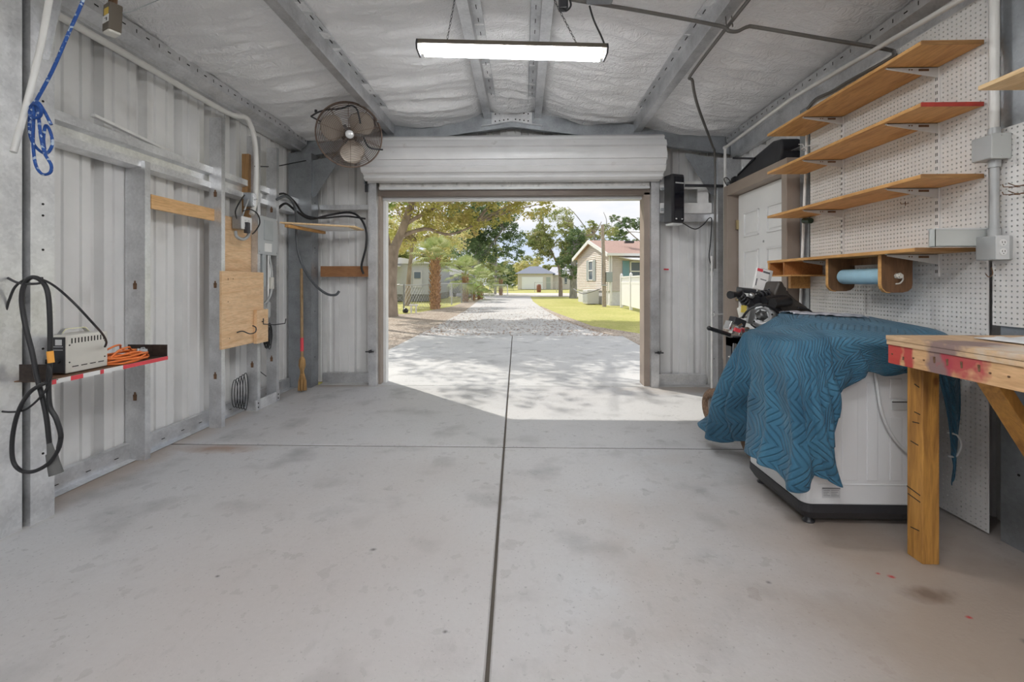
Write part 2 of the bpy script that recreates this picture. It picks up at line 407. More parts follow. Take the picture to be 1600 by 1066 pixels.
def sag(x, y):
    e = [LW] + PUR + [RW]
    for a, c in zip(e, e[1:]):
        if a <= x <= c:
            t = (x-a)/(c-a); w = c-a
            s = math.sin(PI*t)**.8
            wr = noise.noise(Vector((x*1.1, y*3.1, 4)))*.04 + abs(noise.noise(Vector((x*.9+y*.3, y*5.2-x, 9))))*.075
            wr += noise.noise(Vector((x*6, y*7, 2)))*.014 + abs(noise.noise(Vector((x*2.2, y*13, 5))))*.022
            endw = math.exp(-((y-5.3)/.35)**2)*.06
            return -(.02+.05*w*s) + wr*s*(.5+.5*w) - endw*s
    return 0
def ceil(u, v):
    x = LW+(RW-LW)*u; y = YB+(YF-YB)*v
    return (x, y, roofz(x)+sag(x, y))
mb = MB(); mb.grid(ceil, 220, 420)
tag(mb.build('ceiling', VIN), 'wrinkled white vinyl insulation lining under the gable roof', 'ceiling', kind='structure')
mb = MB(); mb.prism([(LW-.35, roofz(LW-.35)+.10), (XC, roofz(XC)+.12), (RW+.35, roofz(RW+.35)+.10), (RW+.35, roofz(RW+.35)+.13), (XC, roofz(XC)+.16), (LW-.35, roofz(LW-.35)+.13)], (0, YB, 0), (1,0,0), (0,0,1), (0, YF+.25-YB, 0))
tag(mb.build('roof', SHEET), 'metal gable roof above the insulation', 'roof', kind='structure')
# --------------------------- steel framing
def screws(mb, pts, r=.006, d=(1,0,0)):
    for p in pts: mb.cyl(p, Vector(p)+Vector(d)*.008, r, n=6)
def cee_stud(label, x0, x1, y, z1, z0=0, dy=.045, holes=True, m=G, name='steel_stud'):
    t = thing(name, label, 'metal stud', (x1, y, z0))
    mb = MB(); lip = .015
    mb.strip([(x0+lip, dy), (x0, dy), (x0, 0), (x1, 0), (x1, dy), (x1-lip, dy)], (0, y, z0), (1,0,0), (0,1,0), (0,0,z1-z0))
    mb.build('channel', m, t, solid=.003)
    if holes:
        z = z0+.45; xc = (x0+x1)/2
        while z < z1-.2:
            h = MB(); h.prism([(-.012,-.03),(.012,-.03),(.014,.01),(.006,.016),(.006,.03),(-.006,.03),(-.006,.016),(-.014,.01)], (xc, y-.0025, z), (1,0,0), (0,0,1), (0,.002,0))
            h.build('knockout', RUST, t); z += .78
    return t
cee_stud('galvanized steel stud right behind the charger shelf, ending under the wall girt', -2.79, -2.65, 3.12, 2.10)
cee_stud('tall galvanized stud at the left edge of the hanging plywood panel', -2.69, -2.585, 3.83, 2.66)
cee_stud('galvanized stud carrying the brown board and the four-outlet box', -2.69, -2.585, 4.36, 2.67)
cee_stud('galvanized stud on the far side of the grey breaker panel', -2.69, -2.585, 4.70, 2.66)
# near left frame posts
def cpost(label, x0, x1, y0, y1, z1, m=G, side=1):
    t = thing('frame_post', label, 'metal post', ((x0+x1)/2, (y0+y1)/2, 0))
    r, q = (x1, x0) if side > 0 else (x0, x1); s_ = 1 if side > 0 else -1
    mb = MB(); mb.strip([(q, y1), (q, y1-.02), (q, y0), (r, y0), (r, y1), (r-s_*.02, y1)], (0,0,0), (1,0,0), (0,1,0), (0,0,z1))
    mb.build('channel', m, t, solid=.004)
    h = MB(); yc = (y0+y1)/2
    for z in (.35,.9,1.42,1.60,1.66,2.2,2.6): h.cyl((r+s_*.001, yc, z), (r+s_*.004, yc, z), .006, n=8)
    h.each('bolt', HOLE, t)
    return t
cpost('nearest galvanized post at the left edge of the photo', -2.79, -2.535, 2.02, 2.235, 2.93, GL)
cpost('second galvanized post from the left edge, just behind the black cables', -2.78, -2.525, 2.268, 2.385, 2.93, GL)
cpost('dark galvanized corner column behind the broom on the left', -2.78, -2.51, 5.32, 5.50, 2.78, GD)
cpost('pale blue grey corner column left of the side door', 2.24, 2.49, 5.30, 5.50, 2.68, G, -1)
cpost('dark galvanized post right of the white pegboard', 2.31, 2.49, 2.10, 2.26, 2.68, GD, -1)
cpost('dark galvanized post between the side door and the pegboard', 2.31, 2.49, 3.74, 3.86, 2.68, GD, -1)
# girts
def girt(label, x0, y0, y1, z0, z1, out=.12, m=GL):
    mb = MB(); mb.strip([(0, z1-.02), (0, z1), (-out*.35, z1), (-out*.9, z1), (-out*.9, z0+.02), (-.02, z0+.02), (0, z0), (0, z0+.016)][0:0]+[(-out, z1+.012), (-.03, z1), (0, z1-.008), (0, z1-.062), (-.055, z1-.072), (-.06, z0+.07), (-.015, z0+.055), (-.015, z0+.008), (-out, z0)], (x0, y0, 0), (1,0,0), (0,0,1), (0, y1-y0, 0))
    return tag(mb.build('wall_girt', m, solid=.003), label, 'metal beam')
girt('long galvanized girt along the left wall above the charger', -2.66, 2.39, 5.32, 2.05, 2.24)
mb = MB(); mb.strip([(-.1,0),(0,0),(0,.13),(-.1,.13)], (2.42, 3.86, 2.26), (1,0,0), (0,0,1), (0, 1.44, 0)); tag(mb.build('wall_girt', G, solid=.003), 'galvanized girt above the side door', 'metal beam')
mb = MB(); mb.strip([(.06,0),(0,0),(0,.055),(.08,.07)], (-2.5, 5.52, 2.14), (0,1,0), (0,0,1), (.62, 0, 0)); tag(mb.build('wall_girt', G, solid=.003), 'short galvanized girt left of the roll-up door opening', 'metal beam')
mb = MB(); mb.strip([(.06,0),(0,0),(0,.09),(.08,.1)], (1.62, 5.50, 1.98), (0,1,0), (0,0,1), (.62, 0, 0)); tag(mb.build('wall_girt', G, solid=.003), 'short galvanized girt below the white boards right of the roll-up door', 'metal beam')
# base channels with slot marks
def slots(mb, x, ys, z, w=.03): 
    for y in ys: mb.box(x-.002, y, z, x+.002, y+w, z+.004)
t = thing('base_channel', 'galvanized base channel at the foot of the left wall', 'metal channel', (-2.77, 4, 0))
mb = MB(); mb.strip([(-.03,.125),(0,.12),(0,.012),(.05,.004)], (-2.76, 2.39, 0), (1,0,0), (0,0,1), (0, 2.92, 0)); mb.build('channel', G, t, solid=.003)
mb = MB(); slots(mb, -2.757, [2.4+.2*k for k in range(14)], .05); mb.each('slot', HOLE, t)
mb = MB(); mb.strip([(.03,.125),(0,.12),(0,.0)], (-2.5, 5.60, 0), (0,1,0), (0,0,1), (.64, 0, 0)); tag(mb.build('base_channel', G, solid=.003), 'short base channel left of the roll-up door', 'metal channel')
mb = MB(); mb.strip([(.03,.125),(0,.12),(0,.0)], (1.62, 5.60, 0), (0,1,0), (0,0,1), (.6, 0, 0)); tag(mb.build('base_channel', GL, solid=.003), 'short base channel right of the roll-up door', 'metal channel')
mb = MB(); mb.box(-2.60, 4.34, .0, -2.585, 4.76, .10); mb.box(-2.69, 4.34, 0, -2.60, 4.76, .006)
t = tag(mb.build('base_channel', GL), 'white base plate joining the two studs under the breaker panel', 'metal channel')
for y in (4.37,4.73):
    for z in (.03,.07):
        h = MB(); h.cyl((-2.586, y, z), (-2.58, y, z), .007, n=8); h.build('bolt_hole', HOLE, t)
# purlins (Z sections)
def purlin(label, xw, zb, zt, sgn, rib=False):
    t = thing('roof_purlin', label, 'metal beam', (xw, 2, zb))
    mb = MB(); mb.strip([(-sgn*.085, .018), (-sgn*.08, 0), (0, 0), (0, zt-zb), (sgn*.075, zt-zb), (sgn*.08, zt-zb-.015)], (xw, YB, zb), (1,0,0), (0,0,1), (0, 5.42-YB, 0))
    mb.build('channel', G, t, solid=.003)
    s_ = MB()
    for k in range(26):
        y = .9+.175*k+R.uniform(-.02,.02); s_.box(xw+sgn*.035, y, zt-.006, xw+sgn*.04, y+.05, zt-.002)
    s_.each('slot', HOLE, t)
purlin('galvanized roof purlin left of the wire fan, second beam from the left wall', PUR[0]+.03, 3.02, 3.145, 1)
purlin('galvanized ridge purlin above the left end of the tube light', PUR[1]+.03, 3.20, 3.30, 1)
purlin('galvanized ridge purlin above the right end of the tube light', PUR[2]-.01, 3.20, 3.30, -1)
purlin('galvanized roof purlin right of the tube light, crossed by the dark conduit', PUR[3], 3.02, 3.145, -1)
# eave struts
def eave(label, pr, xm, zm, z2):
    t = thing('eave_strut', label, 'metal beam', (xm, 2, 2.8))
    mb = MB(); mb.strip(pr, (0, YB, 0), (1,0,0), (0,0,1), (0, 5.4-YB, 0))
    mb.build('channel', G, t, solid=.003)
    h = MB()
    for k in range(24):
        y = .9+.19*k; h.box(pr[1][0]-.003, y, zm, pr[1][0]+.003, y+.005, zm+.025)
        a, b = Vector((pr[1][0], y+.08, pr[1][1])), Vector((pr[2][0], y+.08, pr[2][1])); c = lerp(a, b, .5); h.beam(c, c+Vector((0,.028,0)), .005, .008)
    h.each('screw', HOLE, t)
eave('galvanized eave strut along the top of the left wall', [(-2.70,2.975),(-2.60,2.975),(-2.60,2.895),(-2.665,2.85),(-2.665,2.822),(-2.78,2.822)], -2.66, 2.925, 0)
eave('galvanized eave strut along the top of the right wall', [(2.49,2.965),(2.38,2.965),(2.38,2.895),(2.43,2.85),(2.43,2.70),(2.49,2.70)], 2.4, 2.92, 0)
# end rafters + haunch plates
def rafter(label, x0, x1, y, m=GD):
    mb = MB()
    za, zc = roofz(x0)-.05, roofz(x1)-.05
    d = Vector((x1-x0, 0, zc-za))
    mb.strip([(.07,-.20), (0,-.205), (0,0), (.07,.0), (.07,-.015)], (x0, y, za), (0,1,0), (0,0,1), d)
    return tag(mb.build('roof_rafter', m, solid=.004), label, 'metal beam')
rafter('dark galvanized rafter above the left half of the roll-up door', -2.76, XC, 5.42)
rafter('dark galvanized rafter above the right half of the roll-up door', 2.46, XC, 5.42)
t = thing('ridge_plate', 'bolted ridge plate joining the two end rafters', 'metal plate', (XC, 5.40, 3.1))
mb = MB(); 
for s_ in (-1, 1):
    mb.prism([(0,-.01), (s_*.24,-.045), (s_*.24,-.185), (0,-.15)][::s_], (XC, 5.408, roofz(XC)-.05), (1,0,0), (0,0,1), (0,.006,0))
mb.build('plate', G, t)
mb = MB()
for s_ in (-1, 1): mb.beam((XC, 5.395, roofz(XC)-.205), (XC+s_*.36, 5.395, roofz(XC)-.26), .05, .006)
mb.each('angle', G, t)
mb = MB()
for s_ in (-1, 1):
    for r_ in range(2):
        for k in range(4): mb.cyl((XC+s_*(.045+.05*k), 5.402, roofz(XC)-.09-.085*r_-.007*k), (XC+s_*(.045+.05*k), 5.409, roofz(XC)-.09-.085*r_-.007*k), .008, n=8)
mb.each('bolt', HOLE, t)
for s_, l in ((-1, 'left'), (1, 'right')):
    mb = MB(); xx = -2.52 if s_ < 0 else 2.23
    mb.prism([(0,0), (s_*-.34,.06), (s_*-.34,.02), (s_*-.05,-.42), (0,-.45)][::-s_], (xx, 5.36, 2.70), (1,0,0), (0,0,1), (0,.006,0))
    tag(mb.build('knee_brace', GD), 'dark galvanized knee brace at the top of the %s corner column' % l, 'metal plate')
rafter('galvanized rafter of the near frame over the left side, above the camera', -2.76, XC, 2.08, G)
rafter('galvanized rafter of the near frame over the right side, above the camera', 2.46, XC, 2.08, G)
mb = MB(); mb.beam((-2.515, 2.33, 2.42), (-2.40, 2.33, 2.95), .05, .006, up=(0,1,0))
tag(mb.build('knee_brace', G), 'galvanized diagonal knee brace beside the hanging blue rope', 'metal plate')
mb = MB(); mb.beam(PX(1560,90,2.285), PX(1541,-30,2.285), .012, .012)
tag(mb.build('knee_brace', G), 'thin galvanized diagonal brace over the pegboard corner', 'metal plate')
# --------------------------- roll-up door
DY0, DZ = 5.36, 2.70
dr = thing('door_2', 'white roll-up garage door coiled above the opening', 'door', (XC-.02, 5.5, 0), kind='structure')
mb = MB(); xa, xb = -1.86, 1.60; n = 11*8; r0 = .266
ring = []
for k in range(n):
    a = 2*PI*k/n; w = (0,0,0,0,1,1,1,1)[k % 8]; r = r0-.026*(1-w); a += (.026 if k % 8 in (3,7) else -.026 if k % 8 in (4,0) else 0)
    ring.append((math.cos(a)*r, math.sin(a)*r))
mb.strip(ring+[ring[0]], (xa, DY0, DZ), (0,1,0), (0,0,1), (xb-xa, 0, 0))
mb.prism([(x*.9, y*.9) for x, y in ring], (xa+.01, DY0, DZ), (0,1,0), (0,0,1), (.004,0,0)); mb.prism([(x*.9, y*.9) for x, y in ring], (xb-.014, DY0, DZ), (0,1,0), (0,0,1), (.004,0,0))
mb.build('curtain_roll', SHEETO, dr)
mb = MB(); mb.cyl((xa-.06, DY0, DZ), (xb+.08, DY0, DZ), .03); mb.build('axle', G, dr)
mb = MB(); mb.box(-1.74, 5.46, 2.395, 1.50, 5.475, 2.60)
for z in (2.43, 2.47, 2.53): mb.box(-1.74, 5.45, z, 1.50, 5.462, z+.008)
mb.build('curtain', DIRTYW, dr)
mb = MB(); mb.box(-1.74, 5.44, 2.365, 1.50, 5.49, 2.392); mb.build('bottom_bar', GREYL, dr)
for s_, x in ((0, -1.865), (1, 1.515)):
    mb = MB(); mb.strip([(.075,.0),(.075,.09),(0,.09),(0,0),(.095,0)] if s_ else [(.02,0),(.02,.09),(.09,.09),(.09,0),(-.005,0)], (x, 5.44, 0), (1,0,0), (0,1,0), (0,0,2.46)); mb.build('guide_rail', G, dr, solid=.004)
    mb = MB(); mb.prism([(0,0),(.10,0),(.13,.30),(.02,.42),(-.02,.42)], (x+(.09 if s_ else -.03), 5.36, 2.42), (0,1,0), (0,0,1), (.006,0,0)); mb.build('bracket', GD, dr)
    mb = MB(); xx = 1.60 if s_ else -1.845
    mb.box(xx-.015, 5.42, .40, xx+.02, 5.435, .43); mb.cyl((xx-.05, 5.41, .415), (xx+.05, 5.41, .415), .008); mb.cyl((xx, 5.41, .40), (xx+.02, 5.40, .44), .006); mb.build('latch', BLACKP, dr)
mb = MB(); mb.box(-1.90, 5.40, 2.33, -1.86, 5.43, 2.43); mb.build('bracket', BLACKP, dr)
def struct(name, mb, m, lab, cat, **k): return tag(mb.build(name, m, **k), lab, cat, kind='structure')
mb = MB(); mb.box(-1.80, 5.50, 2.30, 1.52, 5.66, 2.395); struct('trim_1', mb, BROWND, 'dark brown lintel over the roll-up door opening', 'door frame')
mb = MB(); mb.box(-1.80, 5.60, 2.265, 1.52, 5.72, 2.30); struct('trim_2', mb, GREYL, 'pale strip under the lintel of the roll-up door', 'door frame')
mb = MB(); mb.box(-1.80, 5.52, 0, -1.745, 5.70, 2.33); struct('trim_3', mb, BROWN, 'brown left jamb of the roll-up door', 'door frame', bevel=.004)
mb = MB(); mb.box(1.445, 5.50, 0, 1.52, 5.70, 2.33); struct('trim_4', mb, BROWN, 'brown right jamb of the roll-up door', 'door frame', bevel=.004)
mb = MB(); mb.box(-1.745, 5.62, 0, -1.71, 5.72, 2.30); struct('trim_5', mb, WHITE, 'white outer edge of the left door jamb', 'door frame')
# --------------------------- side door
mb = MB(); mb.box(2.21, 5.0, 0, 2.42, 5.10, 2.30); mb.box(2.21, 3.88, 2.19, 2.42, 5.0, 2.30); mb.box(2.21, 3.88, 0, 2.42, 3.96, 2.19)
mb.box(2.36, 4.97, 0, 2.40, 5.0, 2.19)
struct('trim_6', mb, BROWN, 'brown frame around the white side door', 'door frame', bevel=.005)
dt = thing('door_1', 'white six-panel side door in a brown frame', 'door', (2.34, 4.48, 0), kind='structure')
mb = MB(); mb.box(2.325, 3.965, .03, 2.37, 4.985, 2.185)
mb.build('door_leaf', WHITE, dt, bevel=.003)
def dpanel(y0, y1, z0, z1):
    mb = MB(); x = 2.325; w = .018
    for (a, b, c, d) in ((y0, y1, z1-w, z1), (y0, y1, z0, z0+w), (y0, y0+w, z0, z1), (y1-w, y1, z0, z1)): mb.box(x-.015, a, c, x+.002, b, d)
    mb.box(x-.009, y0+.035, z0+.035, x+.002, y1-.035, z1-.035)
    mb.build('door_panel', WHITE, dt, bevel=.006)
for (a, b) in ((4.10, 4.40), (4.55, 4.85)):
    dpanel(a, b, 1.72, 1.98); dpanel(a, b, .95, 1.58); dpanel(a, b, .18, .80)
for z in (.3, 1.1, 1.87):
    mb = MB(); mb.box(2.30, 4.975, z-.05, 2.33, 4.995, z+.05); mb.cyl((2.315, 4.985, z-.05), (2.315, 4.985, z+.05), .008); mb.build('hinge', mat('brass%g' % z, (.45,.36,.2), .35, .8), dt)
mb = MB(); mb.cyl((2.325, 4.46, 1.645), (2.318, 4.46, 1.645), .012, n=12); mb.build('peephole', CHROME, dt)
mb = MB(); mb.lathe([(.028,0),(.03,.01),(.012,.015),(.012,.035),(.026,.05),(.026,.07),(.0,.078)], (2.325, 4.03, 1.0), (-1,0,0)); mb.build('door_knob', CHROME, dt)
# ================================================================== RIGHT WALL
PEG = mat('pegboard_white', (.74,.73,.71), .5, 0, .05, 3)
def pegboard(label, y0, y1, z0, z1, x=2.296, cut=None):
    ny = int(round((y1-y0)/.0254)); nz = int(round((z1-z0)/.0254)); hy = (y1-y0)/ny; hz = (z1-z0)/nz; r = .0044
    mb = MB(); W = {}
    def gv(i, j):
        if (i, j) not in W: W[(i, j)] = len(mb.v); mb.v.append((x, y0+i*hy, z0+j*hz))
        return W[(i, j)]
    def q(*ix): mb.f.append(ix); mb.sm.append(False); mb.mi.append(0)
    for i in range(ny):
        for j in range(nz):
            c = [gv(i, j), gv(i+1, j), gv(i+1, j+1), gv(i, j+1)]
            cy, cz = y0+(i+.5)*hy, z0+(j+.5)*hz
            if cut and cut(cy, cz): continue
            o = len(mb.v)
            for k in range(8):
                a = PI*1.25+k*PI/4; mb.v.append((x, cy+math.cos(a)*r, cz+math.sin(a)*r))
            for k in range(4):
                a = 2*k; b = (2*k+1) % 8; d = (2*k+2) % 8
                q(c[k], o+b, o+a); q(c[k], c[(k+1) % 4], o+b); q(c[(k+1) % 4], o+d, o+b)
    ob = mb.build('pegboard', PEG)
    s = ob.modifiers.new('s', 'SOLIDIFY'); s.thickness = .005; s.offset = 0
    return tag(ob, label, 'pegboard')
pegboard('large white pegboard behind the wooden shelves', 2.305, 3.70, .01, 2.68, cut=lambda y, z: z > 2.62-(2.46-y)*.0 and False)
pegboard('smaller white pegboard right of the grey conduit, above the workbench', .9, 2.285, 1.04, 1.985)
# shelves
def shelf(label, z, y0, y1, edge=EDGEW, m=PINE_Y, th=.019, x0=1.985, brk=(2.568, 3.318), g='wooden shelves on the pegboard'):
    t = thing('wall_shelf', label, 'shelf', (2.14, (y0+y1)/2, z-.06), g)
    mb = MB(); mb.box(x0, y0, z, 2.29, y1, z+th); mb.build('board', m, t, bevel=.002)
    if edge:
        mb = MB(); mb.box(x0, y0-.003, z-.001, 2.29, y0+.001, z+th+.001); mb.build('board_end', edge, t)
    for y in brk:
        mb = MB(); mb.prism([(2.285, z), (2.01, z), (2.01, z-.012), (2.285, z-.058)], (0, y, 0), (1,0,0), (0,0,1), (0,.002,0))
        mb.box(2.01, y-.0, z-.004, 2.285, y+.016, z); mb.box(2.12, y-.002, z-.03, 2.15, y, z-.004)
        b = mb.build('bracket', GREYL, t)
        h = MB(); h.cyl((2.128, y-.0035, z-.015), (2.128, y-.001, z-.015), .004, n=8); h.cyl((2.142, y-.0035, z-.015), (2.142, y-.001, z-.015), .004, n=8); h.box(2.18, y-.002, z-.022, 2.235, y+.001, z-.010)
        h.each('screw', RUST, b)
    return t
shelf('topmost long wooden shelf on the pegboard', 2.437, 2.325, 3.76)
shelf('second long wooden shelf from the top, with a red painted end', 2.128, 2.325, 3.76, REDP)
shelf('third long wooden shelf from the top, the one without anything on or under it', 1.770, 2.325, 3.76, EDGEW, PINE_Y)
shelf('lowest long wooden shelf, carrying the grey tray and the paper roll', 1.405, 2.36, 3.76, EDGEW, PINE_Y)
shelf('short pale wooden shelf end at the right edge of the photo', 2.087, 1.0, 2.04, None, PINE_L, brk=(), g=None)
for y, l in ((2.568, 'nearer'), (3.318, 'farther')):
    t = thing('shelf_standard', '%s white slotted upright rail carrying the shelf brackets' % l, 'rail', (2.285, y, 1.28))
    mb = MB(); mb.strip([(-.012,.0),(-.012,-.008),(.012,-.008),(.012,0)], (2.2925, y+.008, 1.28), (0,1,0), (1,0,0), (0,0,1.25)); mb.build('rail', WHITE, t, solid=.0015)
    mb = MB()
    for k in range(32):
        mb.box(2.2825, y+.002, 1.30+.038*k, 2.2842, y+.005, 1.318+.038*k); mb.box(2.2825, y+.011, 1.30+.038*k, 2.2842, y+.014, 1.318+.038*k)
    mb.each('slot', HOLE, t)
# cubby under the lowest shelf
t = thing('cubby_box', 'small open wooden cubby under the far end of the lowest shelf', 'box', (2.14, 3.6, 1.29))
mb = MB(); mb.box(1.99, 3.44, 1.295, 2.29, 3.76, 1.305); mb.build('bottom_board', PINE_Y, t)
for y in (3.745, 3.55):
    mb = MB(); mb.box(1.995, y-.012, 1.305, 2.285, y, 1.404); mb.build('divider', REDW, t)
mb = MB(); mb.box(1.99, 3.745, 1.305, 2.0, 3.76, 1.404); mb.build('divider', PINE_Y, t)
mb = MB(); mb.box(2.14, 3.70, 1.20, 2.30, 3.735, 1.295); tag(mb.build('wood_block', PINE_Y), 'short pine block below the cubby at the pegboard edge', 'wood block')
# paper roll holder
t = thing('paper_roll_holder', 'dark wooden holder with two rounded side plates under the lowest shelf', 'roll holder', (2.12, 2.85, 1.19))
for y in (2.635, 3.085):
    pl = [(2.03, 1.404), (2.03, 1.235), (2.035, 1.215), (2.055, 1.195), (2.08, 1.19), (2.15, 1.19), (2.18, 1.198), (2.2, 1.215), (2.205, 1.24), (2.205, 1.404)]
    mb = MB(); mb.prism(pl, (0, y, 0), (1,0,0), (0,0,1), (0,.02,0)); mb.build('side_plate', DKW, t, bevel=.002)
    mb = MB(); mb.prism([(2.027, 1.404), (2.027, 1.235), (2.033, 1.212), (2.053, 1.192), (2.08, 1.187), (2.08, 1.191), (2.055, 1.196), (2.036, 1.216), (2.0305, 1.236), (2.0305, 1.404)], (0, y-.001, 0), (1,0,0), (0,0,1), (0,.022,0)); mb.build('side_edge', PINE_Y, t)
mb = MB(); mb.box(2.17, 2.655, 1.36, 2.20, 3.085, 1.404); mb.build('back_rail', DKW, t)
mb = MB(); mb.cyl((2.115, 2.60, 1.285), (2.115, 3.12, 1.285), .011); mb.build('rod', CREAM, t)
mb = MB(); mb.tube(smooth_path([(2.115,2.625,1.285),(2.125,2.622,1.30),(2.14,2.622,1.27),(2.125,2.622,1.245),(2.10,2.622,1.24)],5), .004); mb.cyl((2.115,2.61,1.285),(2.115,2.634,1.285),.016); mb.build('end_cap', CREAM, t)
BLUEP = mat('blue_paper', (.36,.58,.70), .8, 0, .04, 30)
t = thing('paper_towel_roll', 'light blue shop towel roll in the wooden holder', 'paper roll', (2.115, 2.86, 1.24))
mb = MB(); mb.lathe([(.013,0),(.046,0),(.048,.004),(.048,.366),(.046,.37),(.013,.37)], (2.115, 2.69, 1.285), (0,1,0), 32); mb.build('paper', BLUEP, t)
mb = MB(); mb.lathe([(.013,-.002),(.018,-.002),(.018,.374),(.013,.374)], (2.115, 2.69, 1.285), (0,1,0), 20); mb.build('core', mat('cardboard', (.45,.32,.2), .8), t)
# grey tray
t = thing('metal_tray', 'pale grey metal tray on the near end of the lowest shelf', 'tray', (2.15, 2.31, 1.424))
mb = MB(); W = .0025; A0, A1, B0, B1, Z0, Z1 = 2.02, 2.288, 2.285, 2.322, 1.425, 1.512
mb.box(A0, B0, Z0, A1, B1, Z0+W); mb.box(A0, B0, Z0, A1, B0+W, Z1); mb.box(A0, B1-W, Z0, A1, B1, Z1); mb.box(A0, B0, Z0, A0+W, B1, Z1); mb.box(A1-W, B0, Z0, A1, B1, Z1)
mb.build('body', mat('tray_grey', (.52,.54,.52), .5, 0, .06, 8), t)
mb = MB(); mb.box(A0-.003, B0-.004, Z1-.004, A1+.002, B0+W, Z1+.003); mb.box(A0-.003, B1-W, Z1-.004, A1+.002, B1+.002, Z1+.003); mb.build('rim', GREYL, t)
# conduit + boxes on the wall
def eb(mb, x0, y0, z0, x1, y1, z1): mb.box(x0, y0, z0, x1, y1, z1)
t = thing('conduit', 'thick grey conduit running down the wall to the outlet at the right', 'conduit', (2.26, 2.245, 1.45))
mb = MB(); mb.cyl((2.262, 2.245, 1.47), (2.262, 2.245, 1.835), .017); mb.build('lower_pipe', PVCG, t)
mb = MB(); mb.cyl((2.262, 2.245, 1.95), (2.262, 2.245, 3.0), .019); mb.build('upper_pipe', PVC, t)
mb = MB()
for z in (1.80, 1.47, 1.955): mb.cyl((2.262, 2.245, z), (2.262, 2.245, z+.035), .024)
mb.each('coupling', PVCG, t)
t = thing('junction_box', 'square grey junction box in the conduit above the outlet', 'junction box', (2.25, 2.25, 1.83))
mb = MB(); mb.box(2.205, 2.20, 1.835, 2.294, 2.30, 1.95); mb.build('body', PVCG, t, bevel=.006)
mb = MB(); mb.box(2.202, 2.195, 1.832, 2.292, 2.203, 1.953); mb.build('cover', mat('box_cover', (.47,.49,.48), .4), t, bevel=.003)
mb = MB(); mb.cyl((2.245, 2.1955, 1.94), (2.245, 2.193, 1.94), .003, n=8); mb.cyl((2.245, 2.1955, 1.846), (2.245, 2.193, 1.846), .003, n=8); mb.each('screw', CHROME, t)
def outlet(t, c, u, v, n, w=.045, h=.07, cols=1, m=GREYL):
    c, u, v, n = map(Vector, (c, u, v, n))
    M = Matrix((u, n, v)).transposed()
    mb = MB(); mb.obox(c, (w*cols*1.6, .004, h*1.6), M=M); f = mb.build('face_plate', m, t, bevel=.001)
    for i in range(cols):
        for j in (-1, 1):
            q = c+u*((i-(cols-1)/2)*w*1.05)+v*(j*.021)+n*.003
            mb = MB(); mb.lathe([(.017,-.002),(.017,.001),(.015,.002)], q, n, 16); s_ = mb.build('socket', WHITE, f)
            mb = MB()
            for k in (-1, 1): mb.obox(q+u*(.006*k)+n*.0022+v*.003, (.0025, .001, .009), M=M)
            mb.obox(q-v*.008+n*.0022, (.004, .001, .004), M=M); mb.each('slot', HOLE, s_)
t = thing('outlet_box', 'grey double outlet box at the bottom of the right conduit', 'outlet', (2.25, 2.23, 1.35))
mb = MB(); mb.box(2.215, 2.19, 1.355, 2.294, 2.29, 1.47); mb.build('body', PVCG, t, bevel=.006)
outlet(t, (2.242, 2.188, 1.413), (1,0,0), (0,0,1), (0,-1,0), w=.038)
mb = MB(); mb.tube(smooth_path([PX(1549,418,2.28), PX(1551,428,2.27), PX(1545,433,2.27), PX(1540,428,2.27)], 5), .0022); tag(mb.build('peg_hook', RUST), 'rusty J-shaped peg hook below the grey outlet box', 'hook')
for (px, py, l) in ((1578, 292, 'upper wire peg hook right of the grey junction box'), (1578, 304, 'lower wire peg hook right of the grey junction box')):
    mb = MB(); a = PX(px+16, py, 2.292)
    mb.tube([a, a+Vector((-.05,0,0)), a+Vector((-.075,0,.0)), a+Vector((-.08,0,.012))], .002, 6); mb.tube([a+Vector((0,-.025,0)), a+Vector((-.05,-.025,0)), a+Vector((-.08,-.025,.012))], .002, 6); mb.tube([a+Vector((-.03,-.045,0)), a+Vector((-.03,.02,0))], .002, 6)
    tag(mb.build('peg_hook', RUST), l, 'hook')
mb = MB(); a = PX(1420, 318, 2.29); mb.tube([a, a+Vector((-.045,0,-.004)), a+Vector((-.05,0,.008))], .0018, 6); mb.tube([a+Vector((-.02,0,.012)), a+Vector((-.02,0,-.014))], .0018, 6)
tag(mb.build('peg_hook', RUST), 'small wire peg hook under the third shelf', 'hook')
mb = MB(); mb.cyl(PX(1256,345,2.27), PX(1267,345,2.27), .022, n=10); tag(mb.build('padlock', mat('dark_green', (.02,.05,.03), .4)), 'small dark green lock beside the top right of the side door', 'lock')
mb = MB(); a, b = PX(1252,470,2.29), PX(1262,180,2.29); mb.tube([Vector((2.29, a.y+(a.y-b.y)*.9, .0)), b], .011); tag(mb.build('pole', WHITEB), 'pale thin pole standing between the side door and the pegboard', 'pole')
mb = MB(); a = PX(1258,235,2.28); mb.tube(smooth_path([a, a+Vector((-.05,-.04,.0)), a+Vector((-.05,-.12,0)), a+Vector((0,-.15,0))], 5), .006); mb.tube([a, a+Vector((-.02,0,.05)), a+Vector((-.04,.02,.055))], .004); tag(mb.build('hook', GREYL), 'pale metal hook on the dark post between the door and pegboard', 'hook')
